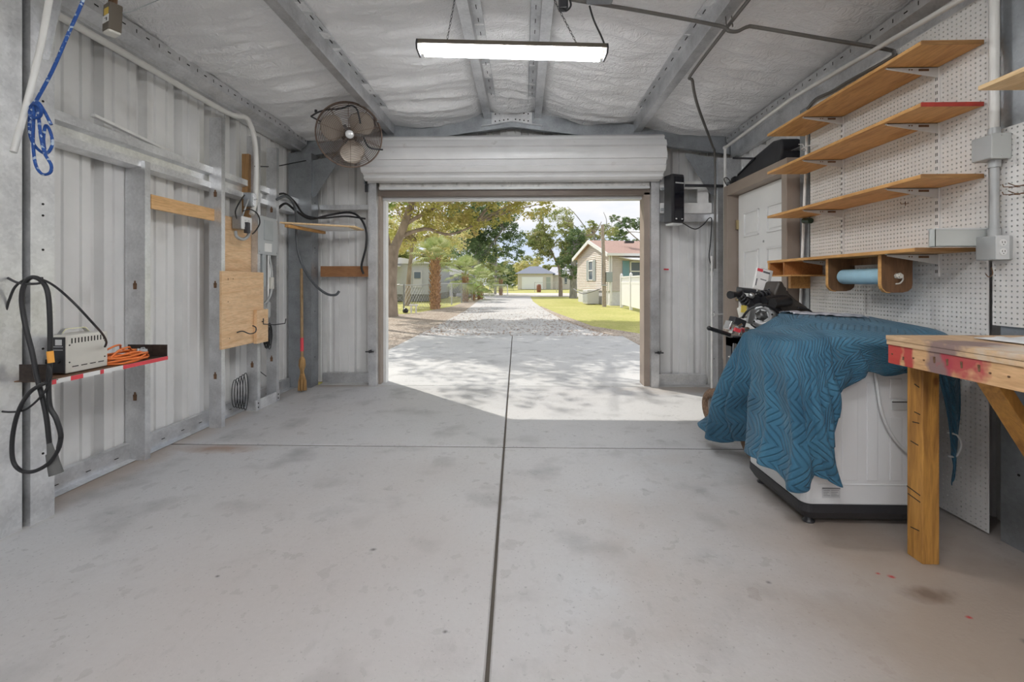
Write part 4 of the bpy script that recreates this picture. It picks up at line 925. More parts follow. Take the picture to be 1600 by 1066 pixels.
cols = [
 # back(top far)          mid top            edge               below edge        mid hang           hem
 [V((2.27,2.95,1.00)), V((2.25,2.65,.995)), V((2.22,2.42,.95)), V((2.21,2.37,.72)), V((2.20,2.37,.45)), V((2.17,2.37,.22))],
 [V((2.24,3.0,1.02)), V((2.16,2.62,1.0)), V((2.14,2.36,.955)), V((2.14,2.33,.75)), V((2.15,2.335,.55)), V((2.15,2.34,.36))],
 [V((2.15,3.02,1.03)), V((2.08,2.62,1.0)), V((2.06,2.34,.95)), V((2.06,2.33,.90)), V((2.06,2.33,.86)), V((2.06,2.33,.825))],
 [V((2.02,3.02,1.04)), V((1.95,2.62,1.01)), V((1.93,2.34,.955)), V((1.93,2.32,.90)), V((1.93,2.32,.85)), V((1.93,2.32,.80))],
 [V((1.90,3.02,1.045)), V((1.82,2.62,1.02)), V((1.80,2.34,.96)), V((1.80,2.315,.90)), V((1.80,2.31,.84)), V((1.80,2.31,.785))],
 [V((1.80,3.02,1.05)), V((1.70,2.62,1.03)), V((1.68,2.35,.965)), V((1.68,2.31,.90)), V((1.69,2.295,.84)), PY(1346,584,2.30)],
 [V((1.70,3.03,1.05)), V((1.60,2.65,1.02)), V((1.58,2.36,.965)), V((1.57,2.30,.84)), V((1.57,2.28,.75)), PY(1284,644,2.285)],
 [V((1.66,3.0,1.035)), V((1.56,2.67,1.00)), V((1.53,2.36,.96)), V((1.50,2.29,.80)), V((1.51,2.26,.62)), PY(1296,700,2.27)],
 [PY(1217,494,3.0), V((1.52,2.70,.985)), V((1.49,2.37,.95)), V((1.46,2.30,.74)), V((1.475,2.26,.50)), PY(1310,757,2.26)],
 [PY(1208,499,3.0), V((1.48,2.75,.965)), V((1.45,2.40,.94)), V((1.42,2.31,.72)), V((1.425,2.29,.46)), PY(1276,742,2.30)],
 [PY(1200,504,2.99), V((1.46,2.80,.955)), V((1.425,2.45,.93)), V((1.39,2.34,.70)), V((1.385,2.28,.44)), PY(1250,770,2.25)],
 [PY(1193,508,2.98), V((1.44,2.83,.95)), V((1.41,2.56,.925)), V((1.37,2.43,.70)), V((1.37,2.38,.46)), PY(1222,748,2.37)],
 [PY(1188,511,2.975), V((1.43,2.86,.945)), V((1.395,2.68,.92)), V((1.36,2.56,.70)), V((1.355,2.52,.48)), PY(1192,724,2.50)],
 [PY(1183,514,2.97), V((1.43,2.89,.94)), V((1.39,2.78,.915)), V((1.37,2.68,.70)), V((1.355,2.66,.48)), PY(1167,712,2.62)],
 [PY(1180,516,2.97), V((1.43,2.91,.94)), V((1.40,2.86,.90)), V((1.40,2.82,.68)), V((1.42,2.92,.46)), PY(1176,694,2.95)],
 [PY(1178,518,2.97), V((1.425,2.92,.935)), V((1.395,2.90,.89)), V((1.37,2.90,.66)), V((1.37,3.02,.42)), PY(1158,688,3.15)],
 [PY(1175,519,2.965), V((1.42,2.93,.93)), V((1.385,2.93,.885)), V((1.345,2.97,.65)), V((1.32,3.10,.40)), PY(1128,691,3.24)],
 [PY(1172,521,2.96), PY(1167,526,2.965), PY(1152,543,2.98), PY(1133,580,3.04), PY(1115,628,3.18), PY(1101,681,3.34)],
 [PY(1173,521,2.98), PY(1169,525,2.99), PY(1154,545,3.04), PY(1138,585,3.16), PY(1124,635,3.35), V((1.36,3.55,.16))],
]
def blank(u, v):
    rows = [interp([c[k] for c in cols], u) for k in range(6)]
    p = interp(rows, v)
    hang = max(0, min(1, (v-.38)/.35)); amp = hang*(.010+.012*v)
    w = math.sin(u*75+v*2)*amp + math.sin(u*140+3*v)*amp*.35
    if u > .48: p += Vector((-w, -w*.25, 0))
    else: p += Vector((-w*.3, -abs(w), 0)) * (1 if u > .28 else .35)
    p += Vector((0,0,-.004))*0
    p.z += .008*noise.noise(Vector((u*14, v*7, 3)))*(1-hang)
    p += Vector((-.5,-.8,0))*(.012*noise.noise(Vector((u*22, v*9, 8)))*hang)
    return p
mb = MB(); mb.grid(blank, 300, 110, uv=lambda u, v: (u*2.4, v*1.25))
bo = mb.build('moving_blanket', BLU, solid=.006); tag(bo, 'quilted blue moving blanket draped over the washing machine', 'blanket')
bo.modifiers['s'].offset = 1
def wr(u, v):
    x = 1.66+.42*u; y = 2.84+.16*v-.05*u
    return (x, y, 1.055-.02*u+.018*abs(noise.noise(Vector((u*7, v*5, 2))))+.010*(1-abs(2*v-1)))
mb = MB(); mb.grid(wr, 40, 14); tag(mb.build('plastic_wrap', mat('thin_plastic', (.46,.47,.52), .2), solid=.002), 'crumpled clear grey plastic lying on top of the blue blanket', 'plastic sheet')
# ================================================================== LEFT WALL THINGS
# boards
mb = MB(); mb.box(-2.67, 3.17, 1.775, -2.645, 3.84, 1.875); tag(mb.build('wood_board', PLY_Z), 'short pine board bridging two studs under the girt on the left wall', 'board')
mb = MB(); mb.box(-2.62, 4.225, .95, -2.55, 4.265, 2.49)
mb.v = [(x-.10, y+.10, z) for x, y, z in mb.v]; mb.v = [(x, y, z) for x, y, z in mb.v]
tag(mb.build('wood_board', BRW_Z, bevel=.003), 'tall brown upright board beside the four-outlet box', 'board')
mb = MB(); mb.box(-2.665, 3.86, 1.30, -2.645, 4.355, 1.84); tag(mb.build('wood_board', PLY_L), 'upright plywood board behind the outlet box', 'board')
pt = thing('plywood_panel', 'square plywood panel with hooks mounted on the left studs', 'board', (-2.57, 4.1, .68))
mb = MB(); mb.box(-2.582, 3.80, .675, -2.56, 4.42, 1.345); mb.build('panel', PLY_L, pt, bevel=.002)
mb = MB(); mb.box(-2.559, 3.80, .675, -2.556, 4.42, 1.345)
mb = MB()
for (y, z) in ((3.88,1.28),(3.88,1.27),(3.95,1.28),(3.88,1.08),(3.9,.76)): mb.cyl((-2.5605, y, z), (-2.559, y, z), .005, n=8)
mb.each('screw', RUST, pt)
hp = smooth_path([(-2.56,4.0,.80),(-2.52,4.02,.81),(-2.49,4.08,.78),(-2.47,4.13,.79),(-2.47,4.14,.83),(-2.49,4.12,.85)], 5)
mb = MB(); mb.tube(hp, .005); mb.build('hook', BLACKP, pt)
t = thing('wood_block', 'small pine block with a bent hook on the plywood panel corner', 'wood block', (-2.54, 4.35, .66))
mb = MB(); mb.box(-2.558, 4.25, .665, -2.525, 4.44, .985); mb.build('block', PLY_L, t, bevel=.002)
mb = MB(); mb.tube([(-2.51,4.33,.90),(-2.51,4.33,.845),(-2.45,4.42,.83),(-2.40,4.52,.835),(-2.40,4.54,.88)], .005); mb.cyl((-2.525,4.33,.87),(-2.51,4.33,.87),.005); mb.build('hook', BLACKP, t)
# lath leaning on girt
mb = MB(); mb.beam(PX(145,180,-2.72), PX(262,236,-2.76), .03, .018); tag(mb.build('wood_lath', WHITEB), 'thin white lath lying on top of the left wall girt', 'lath')
# outlet box with four sockets
t = thing('outlet_box', 'metal box with four sockets and a looped grey conduit on the left studs', 'outlet', (-2.55, 4.12, 1.72))
mb = MB(); mb.box(-2.63, 4.04, 1.735, -2.545, 4.19, 1.85); mb.build('body', GD, t, bevel=.004)
outlet(t, (-2.541, 4.115, 1.79), (0,-1,0), (0,0,1), (1,0,0), w=.048, h=.072, cols=2, m=WHITE)
mb = MB(); mb.tube(smooth_path([PX(368,362,-2.58),PX(370,370,-2.56),PX(380,374,-2.55),PX(388,368,-2.55),PX(390,355,-2.56)],6), .014); mb.build('flex_conduit', PVCG, t)
t = thing('switch_box', 'bright metal switch box above the four-outlet box', 'switch box', (-2.56, 4.2, 1.95))
mb = MB(); mb.box(-2.62, 4.19, 1.96, -2.545, 4.29, 2.09); mb.build('body', GD, t, bevel=.004)
mb = MB(); mb.box(-2.545, 4.215, 1.97, -2.54, 4.265, 2.09); mb.cyl((-2.54,4.24,2.03),(-2.52,4.24,2.035),.006); mb.build('cover', CHROME, t, bevel=.002)
def cab(label, pts, r, m=BLACK, name='cable', cat='cable', k=6):
    mb = MB(); mb.tube(smooth_path(pts, k), r); return tag(mb.build(name, m), label, cat)
L = lambda x, y, X=-2.56: PX(x, y, X)
cab('thin black cable between the switch box and the four-outlet box', [L(382,305), L(375,315,-2.53), L(368,330,-2.53), L(370,342,-2.55)], .006)
cab('grey cable rising from the four-outlet box to the switch box', [L(378,340), L(382,328,-2.53), L(388,312,-2.54)], .008, PVCG)
t = cab('black cable looping from the outlets across the breaker panel stud', [L(380,330,-2.53), L(390,327,-2.52), L(402,334,-2.5), L(406,348,-2.5), L(400,360,-2.5), L(394,366,-2.52)], .006)
mb = MB(); mb.obox(L(386,356,-2.53), (.04,.04,.10)); tag(mb.build('power_adapter', BLACKP, bevel=.006), 'black power adapter plugged in beside the four sockets', 'adapter')
# pvc conduit along the left eave dropping down
mb = MB(); mb.tube(smooth_path([Vector((-2.66,2.31,2.775)), Vector((-2.66,3.0,2.775)), Vector((-2.66,3.6,2.77)), Vector((-2.65,4.05,2.77)), L(384,184,-2.62), L(395,206,-2.575), L(400,240,-2.56), L(400,290,-2.56), L(398,318,-2.56), L(393,335,-2.56)], 8), .024)
mb.build
o = mb.build('pvc_pipe', PVC); tag(o, 'thick white pipe along the left eave bending down to the breaker panel', 'pipe')
# breaker panel
t = thing('breaker_panel', 'grey electrical breaker panel between two studs on the left', 'breaker panel', (-2.58, 4.53, 1.53))
mb = MB(); mb.box(-2.68, 4.39, 1.535, -2.585, 4.675, 1.90); mb.build('body', GREYP, t)
mb = MB(); mb.box(-2.585, 4.355, 1.525, -2.575, 4.705, 1.905); mb.build('cover', mat('panel_cover', (.47,.49,.50), .42), t, bevel=.003)
mb = MB(); mb.box(-2.575, 4.45, 1.67, -2.568, 4.61, 1.87); mb.build('panel_door', GREYP, t, bevel=.004)
mb = MB(); mb.box(-2.575, 4.46, 1.555, -2.570, 4.585, 1.64); mb.build('paper_label', WHITE, t)
mb = MB()
for y in (4.375, 4.685):
    for z in (1.55, 1.88): mb.cyl((-2.576, y, z), (-2.572, y, z), .006, n=8)
mb.each('screw', CHROME, t)
# below the panel: pipes, boxes, coils
mb = MB(); mb.box(-2.62, 4.44, 1.2, -2.58, 4.50, 1.53); tag(mb.build('junction_box', GREYP, bevel=.003), 'narrow grey box hanging directly under the breaker panel', 'junction box')
mb = MB(); mb.box(-2.60, 4.58, 1.18, -2.57, 4.63, 1.30); tag(mb.build('switch_plate', CREAM, bevel=.004), 'small cream switch right below the breaker panel', 'switch')
mb = MB(); mb.tube([(-2.60,4.60,1.53),(-2.60,4.60,1.30)], .008); mb.tube([(-2.60,4.57,1.53),(-2.60,4.57,1.02),(-2.60,4.5,.95)], .008); tag(mb.build('conduit', WHITEB), 'thin pale conduit below the breaker panel', 'conduit')
cab('grey flexible conduit curving back under the breaker panel', [L(420,400,-2.6), L(424,420,-2.59), L(425,445,-2.58), L(422,462,-2.58), L(414,474,-2.58), L(403,478,-2.59)], .012, PVCG, 'flex_conduit', 'conduit')
mb = MB()
for z in (.98, .80): mb.lathe([(.0,0),(.055,0),(.055,.02),(.0,.02)], (-2.60, 4.56, z), (1,0,0), 16)
mb = MB(); mb.prism([(.0,.09),(.03,.07),(.03,-.07),(0,-.09),(-.03,-.07),(-.03,.07)], (-2.60, 4.56, .97), (0,1,0), (0,0,1), (.02,0,0)); tag(mb.build('junction_box', PVCG, bevel=.01), 'upper of two rounded grey boxes below the breaker panel', 'junction box')
mb = MB(); mb.prism([(.0,.07),(.03,.05),(.03,-.07),(0,-.09),(-.03,-.07),(-.03,.05)], (-2.60, 4.53, .78), (0,1,0), (0,0,1), (.02,0,0)); tag(mb.build('junction_box', PVCG, bevel=.01), 'lower of two rounded grey boxes below the breaker panel', 'junction box')
mb = MB()
for k in range(7):
    r_ = .05+.008*(k % 3); c = Vector((-2.57+.006*k, 4.46+.006*k, .72-.01*(k % 2)))
    mb.tube([c+Vector((0, math.cos(a*PI/8)*r_*.55, math.sin(a*PI/8)*r_*2.0)) for a in range(16)], .0045, 6, closed=True)
tag(mb.build('cable_coil', BLACK), 'black cable coil hanging between the two studs under the panel', 'cable')
mb = MB()
for k in range(5):
    c = Vector((-2.72+.012*k, 4.22+.022*k, .20)); mb.tube([c+Vector((0, math.cos(a*PI/9)*.045, math.sin(a*PI/9)*(.13+.012*k))) for a in range(18)], .0035, 6, closed=True)
tag(mb.build('cable_coil', BLACK), 'dark cable coil low on the left wall behind the stud', 'cable')
cab('thin black wire slanting behind the studs near the floor', [L(398,573,-2.62), L(408,582,-2.62), L(416,588,-2.62)], .004)
# cables around the corner
cab('black wire from the breaker stud across to the corner column', [L(398,260,-2.56), PY(430,260,4.9), PY(462,254,5.2), PY(478,251,5.3)], .006)
cab('dark cable from the girt arching over to the corner column', [L(431,305,-2.62), PY(445,303,4.9), PY(460,315,5.1), PY(475,335,5.25), PY(500,341,5.3), PY(540,338,5.4), PY(571,342,5.42)], .011)
cab('thick dark cable sagging along the short girt left of the roll-up door', [L(431,330,-2.6), PY(446,318,4.9), PY(463,330,5.1), PY(485,342,5.25), PY(515,336,5.42), PY(545,332,5.44), PY(562,340,5.42), PY(572,360,5.40), PY(572,385,5.40), PY(565,415,5.42), PY(568,428,5.42)], .013)
cab('long grey hose hanging from the girt and curling out past the broom', [L(432,312,-2.58), PY(448,307,4.8), PY(461,325,5.0), PY(463,360,5.1), PY(465,390,5.1), PY(475,420,5.1), PY(492,445,5.05), PY(510,459,5.0), PY(524,461,4.95), PY(530,455,4.95)], .014, mat('dark_grey_hose', (.10,.11,.12), .4), 'hose', 'hose')
# corner shelf
t = thing('corner_shelf', 'loose plywood shelf wedged across the left front corner', 'shelf', (-2.3, 5.2, 1.83))
mb = MB(); mb.prism([(-2.56,4.72),(-1.90,5.09),(-1.92,5.43),(-2.56,5.43)], (0,0,1.87), (1,0,0), (0,1,0), (0,0,.016)); mb.build('board', PINE_L, t)
mb = MB(); mb.prism([(-2.53,4.78),(-1.98,5.09),(-2.0,5.42),(-2.53,5.42)], (0,0,1.864), (1,0,0), (0,1,0), (0,0,.005)); mb.build('white_underside', WHITEB, t)
mb = MB(); mb.beam((-2.50,4.74,1.845), (-2.40,5.42,1.845), .04, .03); mb.build('batten', PINE_Y, t)
mb = MB(); mb.box(-2.48, 5.50, 1.315, -1.86, 5.53, 1.445); tag(mb.build('wood_board', BRW_X), 'brown board across the metal wall behind the broom', 'board')
# broom
t = thing('broom', 'old broom with a wooden handle leaning in the left front corner', 'broom', (-2.55, 5.15, 0))
pt0, pt1 = PY(471,420,5.27), Vector((PY(472,600,5.12).x, 5.12, .33))
def lerp(a, b, t): return a+(b-a)*t
mb = MB(); mb.cyl(pt0, pt1, .0165, .017, n=12); mb.build('handle', wood('broom_handle', (.40,.27,.14), (.28,.17,.08), 'Z', knots=False), t)
mb = MB(); mb.cyl(lerp(pt0, pt1, .74), lerp(pt0, pt1, .88), .0185, n=12); mb.build('red_band', RED, t)
STRAW = mat('straw', (.42,.25,.10), .8, 0, .4, 60, bump=.8, bscale=90, stretch=(1,1,.1))
q = pt1; mb = MB(); mb.lathe([(.018,.07),(.035,.03),(.038,-.03),(.02,-.09),(.022,-.12)], q, n=18); mb.build('binding', STRAW, t)
mb = MB()
for k in range(150):
    a = R.uniform(0, 2*PI); r0_ = R.uniform(0,.018); r1_ = r0_*1.0+R.uniform(.0,.045)
    p = Vector((q.x+math.cos(a)*r0_, q.y+math.sin(a)*r0_, q.z-.10)); e = Vector((q.x+math.cos(a)*r1_*.9, q.y+math.sin(a)*r1_*.9, .012+R.uniform(0,.02)))
    mb.tube([p, lerp(p, e, .5)+Vector((math.cos(a)*.012, math.sin(a)*.012, 0)), e], .0035, 4)
mb.build('bristles', STRAW, t)
# charger shelf
t = thing('wall_shelf', 'rusty metal shelf with red and white tape holding the battery charger', 'shelf', (-2.5, 2.6, .75))
mb = MB(); mb.box(-2.64, 2.20, .752, -2.36, 2.95, .757); mb.build('plate', RUST, t)
mb = MB(); mb.strip([(0,.085),(0,0),(.05,0)], (-2.50, 2.195, .757), (0,1,0), (0,0,1), (.145,0,0)); mb.strip([(0,.08),(0,0),(-.05,0)], (-2.62, 2.95, .757), (0,1,0), (0,0,1), (.265,0,0)); mb.each('angle_iron', mat('dark_iron', (.045,.032,.026), .6, .2, .4, 40), t, solid=.004)
mb = MB(); mb.box(-2.362, 2.20, .738, -2.356, 2.955, .760); mb.build('front_tape', WHITE, t)
for (a, b) in ((2.215,2.235), (2.31,2.375), (2.475,2.495), (2.62,2.955)):
    mb = MB(); mb.box(-2.3565, a, .7375, -2.354, b, .7605); mb.build('red_tape', RED, t)
# charger
t = thing('battery_charger', 'cream and black battery charger with a top handle on the metal shelf', 'battery charger', (-2.49, 2.46, .76))
CX0, CX1, CY0, CY1, CZ0, CZ1 = -2.58, -2.43, 2.35, 2.60, .762, .965
mb = MB(); mb.box(CX0, CY0+.008, CZ0, CX1, CY1, CZ1); mb.build('case', CREAM, t, bevel=.006)
mb = MB(); mb.box(CX0+.004, CY0, CZ0+.004, CX1-.004, CY0+.010, CZ1-.008); mb.build('front_panel', BLACKP, t, bevel=.003)
mb = MB(); mb.box(-2.48, CY0-.002, .915, -2.445, CY0+.002, .945); mb.build('meter', GREYL, t)
mb = MB()
for z in (.905, .888): mb.box(CX0+.01, CY0-.001, z, CX1-.01, CY0+.002, z+.003)
mb.tube(smooth_path([(-2.57,CY0-.001,.938),(-2.555,CY0-.001,.944),(-2.545,CY0-.001,.934),(-2.53,CY0-.001,.942),(-2.515,CY0-.001,.934),(-2.505,CY0-.001,.938)],4), .0018, 5)
mb.each('front_marking', GREYL, t)
mb = MB(); mb.cyl((-2.465,CY0-.012,.83),(-2.465,CY0,.83),.012); mb.cyl((-2.52,CY0-.012,.83),(-2.52,CY0,.83),.012); mb.each('knob', BLACK, t)
mb = MB()
for k in range(11): mb.box(CX1-.001, 2.385+.0185*k, .92, CX1+.0006, 2.392+.0185*k, .948)
for (y, z) in ((2.375,.912),(2.58,.912),(2.375,.82),(2.58,.82)): mb.cyl((CX1-.001, y, z), (CX1+.002, y, z), .004, n=8)
for k in range(4): mb.box(CX1-.001, 2.39+.05*k, .792, CX1+.0006, 2.425+.05*k, .797)
mb.each('vent_slot', HOLE, t)
mb = MB(); mb.strip([(2.40,.966),(2.42,.99),(2.43,.994),(2.53,.994),(2.54,.99),(2.56,.966)], (-2.525,0,0), (0,1,0), (0,0,1), (.025,0,0)); mb.build('handle', CHROME, t, solid=.004)
# orange cord
mb = MB()
for k in range(9):
    z = .768+.011*(k//2); a0 = R.uniform(-.01,.01)
    pts = []
    for i in range(22):
        a = 2*PI*i/22; ex = .095+.006*k*(1 if k % 2 else -1)*.4; ey = .15+a0
        pts.append((-2.475+math.cos(a)*min(ex,.10), 2.745+math.sin(a)*(ey-.008*(k % 3)), z+.006*math.sin(3*a+k)))
    mb.tube(pts, .0058, 7, closed=True)
mb.tube(smooth_path([(-2.44,2.62,.79),(-2.42,2.66,.84),(-2.43,2.74,.85),(-2.46,2.79,.83),(-2.41,2.80,.80),(-2.40,2.70,.785)],6), .0058, 7)
mb.tube(smooth_path([(-2.48,2.60,.83),(-2.45,2.66,.865),(-2.50,2.76,.86),(-2.55,2.82,.83),(-2.52,2.86,.80)],6), .0058, 7)
t = tag(mb.build('extension_cord', ORANGE), 'coiled orange extension cord on the metal shelf behind the charger', 'extension cord')
mb = MB(); mb.cyl((-2.43,2.80,.82),(-2.40,2.84,.81),.014); mb.tube([(-2.41+math.cos(k)*.0,2.82+math.cos(k)*.022,.815+math.sin(k)*.022) for k in range(6)], .004, 6, closed=True); mb.build('plug', GREYP, t)
# black cables on the post
Q = lambda x, y, Y=2.17: PY(x, y, Y)
t = thing('welding_cable', 'thick black cable looped on the left posts with a grey plug hanging low', 'cable', Q(60,440))
mb = MB(); mb.tube(smooth_path([Q(92,700), Q(95,680), Q(88,655), Q(78,635), Q(76,600), Q(78,560), Q(78,500), Q(74,455), Q(62,437), Q(48,434), Q(38,445), Q(34,470), Q(40,510), Q(50,550), Q(58,590), Q(66,620), Q(73,655), Q(78,700), Q(82,712)], 8), .0105, 10); mb.build('cable', BLACK, t)
mb = MB(); mb.tube(smooth_path([Q(72,598,2.14), Q(48,612,2.14), Q(30,640,2.14), Q(20,680,2.14), Q(20,718,2.14), Q(32,735,2.14), Q(52,737,2.14), Q(75,725,2.14), Q(90,705,2.14), Q(95,685,2.14)], 8), .009, 10); mb.build('cable', BLACK, t)
mb = MB(); mb.cyl(Q(78,549,2.165), Q(80,567,2.165), .0135, n=12); mb.build('orange_sleeve', ORTAPE, t)
GP = mat('plug_grey', (.12,.12,.115), .6)
mb = MB(); mb.tube([Q(77,692), Q(80,708), Q(80.5,709), Q(83,722), Q(88,741)], [.010,.016,.022,.024,.028], 14); mb.build('plug', GP, t)
cab('thin black charger lead running from the left edge to the charger', [Q(-10,515), Q(6,494), Q(14,470), Q(24,448), Q(42,436), Q(62,436), Q(85,447), Q(115,473), Q(145,505,2.25), PY(160,522,2.45), PY(166,534,2.54), PY(164,542,2.57)], .0055, k=8)
cab('thin black lead sagging from the left edge up to the charger shelf', [Q(-10,641,2.15), Q(15,644,2.15), Q(40,640,2.15), Q(62,622,2.15), Q(74,605,2.15), Q(80,585,2.15), Q(76,572,2.15)], .005, k=8)
mb = MB(); mb.tube(smooth_path([(-2.53,2.17,1.27),(-2.47,2.17,1.245),(-2.37,2.17,1.245),(-2.36,2.17,1.275)],5), .006)
tag(mb.build('cable_hook', BLACKP), 'dark metal hook holding the black cables on the left post', 'hook')
# blue rope
RP = mat('blue_rope', (.012,.06,.26), .7)
nt = RP.node_tree; N = nt.nodes; Lk = nt.links
tc = N.new('ShaderNodeTexCoord'); vz = N.new('ShaderNodeTexVoronoi'); vz.inputs['Scale'].default_value = 95; Lk.new(tc.outputs['Object'], vz.inputs[0])
rr = ramp(N, [(.0, (.012,.055,.24)), (.78, (.016,.085,.32)), (.83, (.42,.50,.60))]); bw = N.new('ShaderNodeRGBToBW'); Lk.new(vz.outputs['Color'], bw.inputs[0]); Lk.new(bw.outputs[0], rr.inputs[0]); Lk.new(rr.outputs[0], N['Principled BSDF'].inputs['Base Color'])
U = lambda x, y, Y=1.98: PY(x, y, Y)
mb = MB(); mb.tube(smooth_path([U(152,-60), U(130,0), U(108,50), U(82,110), U(57,157)], 6), .0065, 8)
mb.tube(smooth_path([U(57,157), U(50,166), U(46,190), U(48,215), U(58,232), U(72,240), U(81,228), U(80,210), U(72,196), U(68,215), U(70,237)], 8), .006, 8)
mb.tube(smooth_path([U(54,160,1.96), U(52,200,1.96), U(52,230,1.96), U(56,258,1.96), U(66,272,1.96), U(78,270,1.96), U(80,258,1.96), U(70,240,1.96), U(64,215,1.96), U(60,180,1.96), U(56,160,1.96)], 8), .006, 8)
mb.tube(smooth_path([U(46,170), U(54,162,1.95), U(64,170,1.94), U(62,182,1.95), U(50,184,1.95), U(47,174,1.97), U(58,160,1.96), U(68,172,1.96), U(80,195,1.97)], 6), .0065, 8)
tag(mb.build('rope', RP), 'blue rope hanging in a knotted loop near the left posts', 'rope')
mb = MB(); mb.tube(smooth_path([U(90,-60,1.9), U(77,0,1.95), U(66,60,1.98), U(50,130,1.98), U(33,195,1.95), U(21,238,1.92)], 8), .0125, 12); o = mb.build('pvc_pipe', PVC); tag(o, 'slanting white pipe hanging beside the blue rope at the top left', 'pipe')
# connector box at the top left
t = thing('connector_box', 'small brown ballast box with a yellow sticker hanging at the top left', 'electrical box', PY(178,40,2.4))
Mq = Matrix.Rotation(.05,3,'Y') @ Matrix.Rotation(-.5,3,'Z'); cb = PY(176,30,2.4)
BB = mat('brown_box_plastic', (.12,.10,.075), .35)
mb = MB(); mb.obox(cb, (.085,.06,.15), M=Mq); mb.build('body', BB, t, bevel=.008)
mb = MB(); mb.obox(cb+Mq @ Vector((.008,-.031,.025)), (.05,.002,.035), M=Mq); mb.build('yellow_sticker', mat('sticker_yellow2', (.72,.50,.08), .5), t)
mb = MB(); mb.obox(cb+Mq @ Vector((.006,-.031,-.015)), (.07,.002,.038), M=Mq); mb.build('white_label', WHITE, t)
mb = MB(); mb.obox(cb+Mq @ Vector((.01,-.0325,-.012)), (.03,.001,.003), M=Mq); mb.obox(cb+Mq @ Vector((.02,-.0325,-.02)), (.012,.001,.012), M=Mq); mb.each('label_print', BLACKP, t)
mb = MB(); mb.obox(cb+Mq @ Vector((0,0,-.07)), (.08,.055,.03), M=Mq); mb.build('lower_cap', CREAM, t, bevel=.008)
mb = MB(); mb.obox(cb+Mq @ Vector((-.05,0,.02)), (.02,.03,.035), M=Mq); mb.obox(cb+Mq @ Vector((-.05,0,-.035)), (.02,.03,.035), M=Mq); mb.each('side_clip', BLACKP, t)
mb = MB()
for dx in (-.02,-.007,.006,.019): mb.tube([cb+Vector((dx,0,.07)), cb+Vector((dx*.8,.01,.2)), cb+Vector((dx,0,.37))], .006, 6)
mb.each('lead_wire', RUST, t)
cab('thin grey wire from the hanging ballast box across the insulation', [PY(192,20,2.4), PY(205,18,2.5), PY(228,8,2.6), PY(255,-3,2.7)], .003, GREYP, 'wire', 'wire')
# ================================================================== FAN
ft = thing('wall_fan', 'round wire-cage industrial fan hanging in the upper left corner', 'fan', (-1.78, 4.55, 2.6))
fc = PY(546,211,4.55); fd = Vector((.40,-1,-.22)).normalized()     # facing direction
fx = Vector((0,0,1)).cross(fd).normalized()*-1; fz = fx.cross(fd).normalized()
if fz.z < 0: fz = -fz
fr = .315
FW = mat('fan_cage_wire', (.17,.12,.095), .45, .5, .2, 20); FB = mat('fan_blade', (.34,.295,.25), .4, .4, .1, 10)
def fp(r, a, d=0): return fc+(fx*math.cos(a)+fz*math.sin(a))*r+fd*d
for d, n_ in ((.075, 'front_grille'), (-.085, 'rear_grille')):
    mb = MB(); s_ = 1 if d > 0 else -1
    for k in range(17):
        r_ = .05+(fr-.055)*k/16; dd = d*(1-.55*(r_/fr)**3)
        mb.tube([fp(r_, 2*PI*i/56, dd) for i in range(56)], .0023, 4, closed=True)
    for k in range(10):
        a = 2*PI*k/10+.2; mb.tube([fp(.03, a, d), fp(fr*.5, a+.04, d*.93), fp(fr*.85, a+.07, d*.66), fp(fr, a+.08, d*.15)], .0024, 5)
    mb.build(n_, FW, ft)
mb = MB(); mb.tube([fp(fr, 2*PI*i/60, 0) for i in range(60)], .0085, 8, closed=True); mb.build('cage_rim', FW, ft)
mb = MB(); mb.lathe([(0,0),(.042,0),(.042,.006),(.034,.010),(0,.011)], fc+fd*.072, fd, 28); mb.build('badge', mat('badge_silver', (.66,.66,.66), .3, .3), ft)
for k in range(3):
    a0 = math.radians((128, 12, 255)[k])
    def bl(u, v, a0=a0):
        r_ = .05+.235*v; w = .55+.75*math.sin(PI*min(1, v*.8+.1)); an = a0+(u-.5)*w*1.15+.12*v
        r2 = r_*(1-.16*(2*u-1)**2*v)
        return fp(r2, an, .028*(2*u-1)*(1-.2*v)+.01*v)
    mb = MB(); mb.grid(bl, 16, 14); mb.build('blade', FB, ft, solid=.003)
mb = MB(); mb.lathe([(0,.03),(.045,.03),(.05,.01),(.05,-.02),(.075,-.03),(.08,-.13),(.06,-.15),(0,-.152)], fc, fd, 24); mb.build('motor', BLACKP, ft)
for k in range(3):
    a = math.radians(60+120*k); mb = MB(); mb.beam(fp(.03, a, .05), fp(.10, a, .045), .03, .008, up=fd); mb.each('blade_clamp', BLACKP, ft)
# yoke
yk = [fp(fr+.02, math.radians(190), .0)]
mb = MB(); ee = PY(486,182,4.62)
YY = 4.43
mb.tube(smooth_path([PY(486,182,4.55), PY(498,175,4.5), PY(515,171,4.46), PY(532,170,YY), PY(548,165,YY), PY(557,170,YY), PY(561,182,YY), PY(563,193,YY)], 5), .0085, 8)
mb.tube(smooth_path([PY(568,214,YY), PY(573,226,YY), PY(581,232,YY), PY(598,234,4.5)], 5), .0085, 8)
mb.tube([PY(486,182,4.55), PY(506,193,4.6)], .008, 8)
ee = PY(486,182,4.55)
mb.build('yoke', BLACKP, ft)
mb = MB(); mb.cyl(ee+Vector((.05,0,.04)), ee+Vector((.05,0,.065)), .014, n=8); q = fp(fr, math.radians(150), .02); mb.cyl(q, q+fd*.03, .013, n=8); mb.each('knob', BLACKP, ft)
mb = MB(); mb.tube([fc-fd*.13, Vector((-1.60,4.85,2.92)), Vector((-1.60,4.85,3.03))], .014, 10); mb.build('mount_arm', BLACKP, ft)
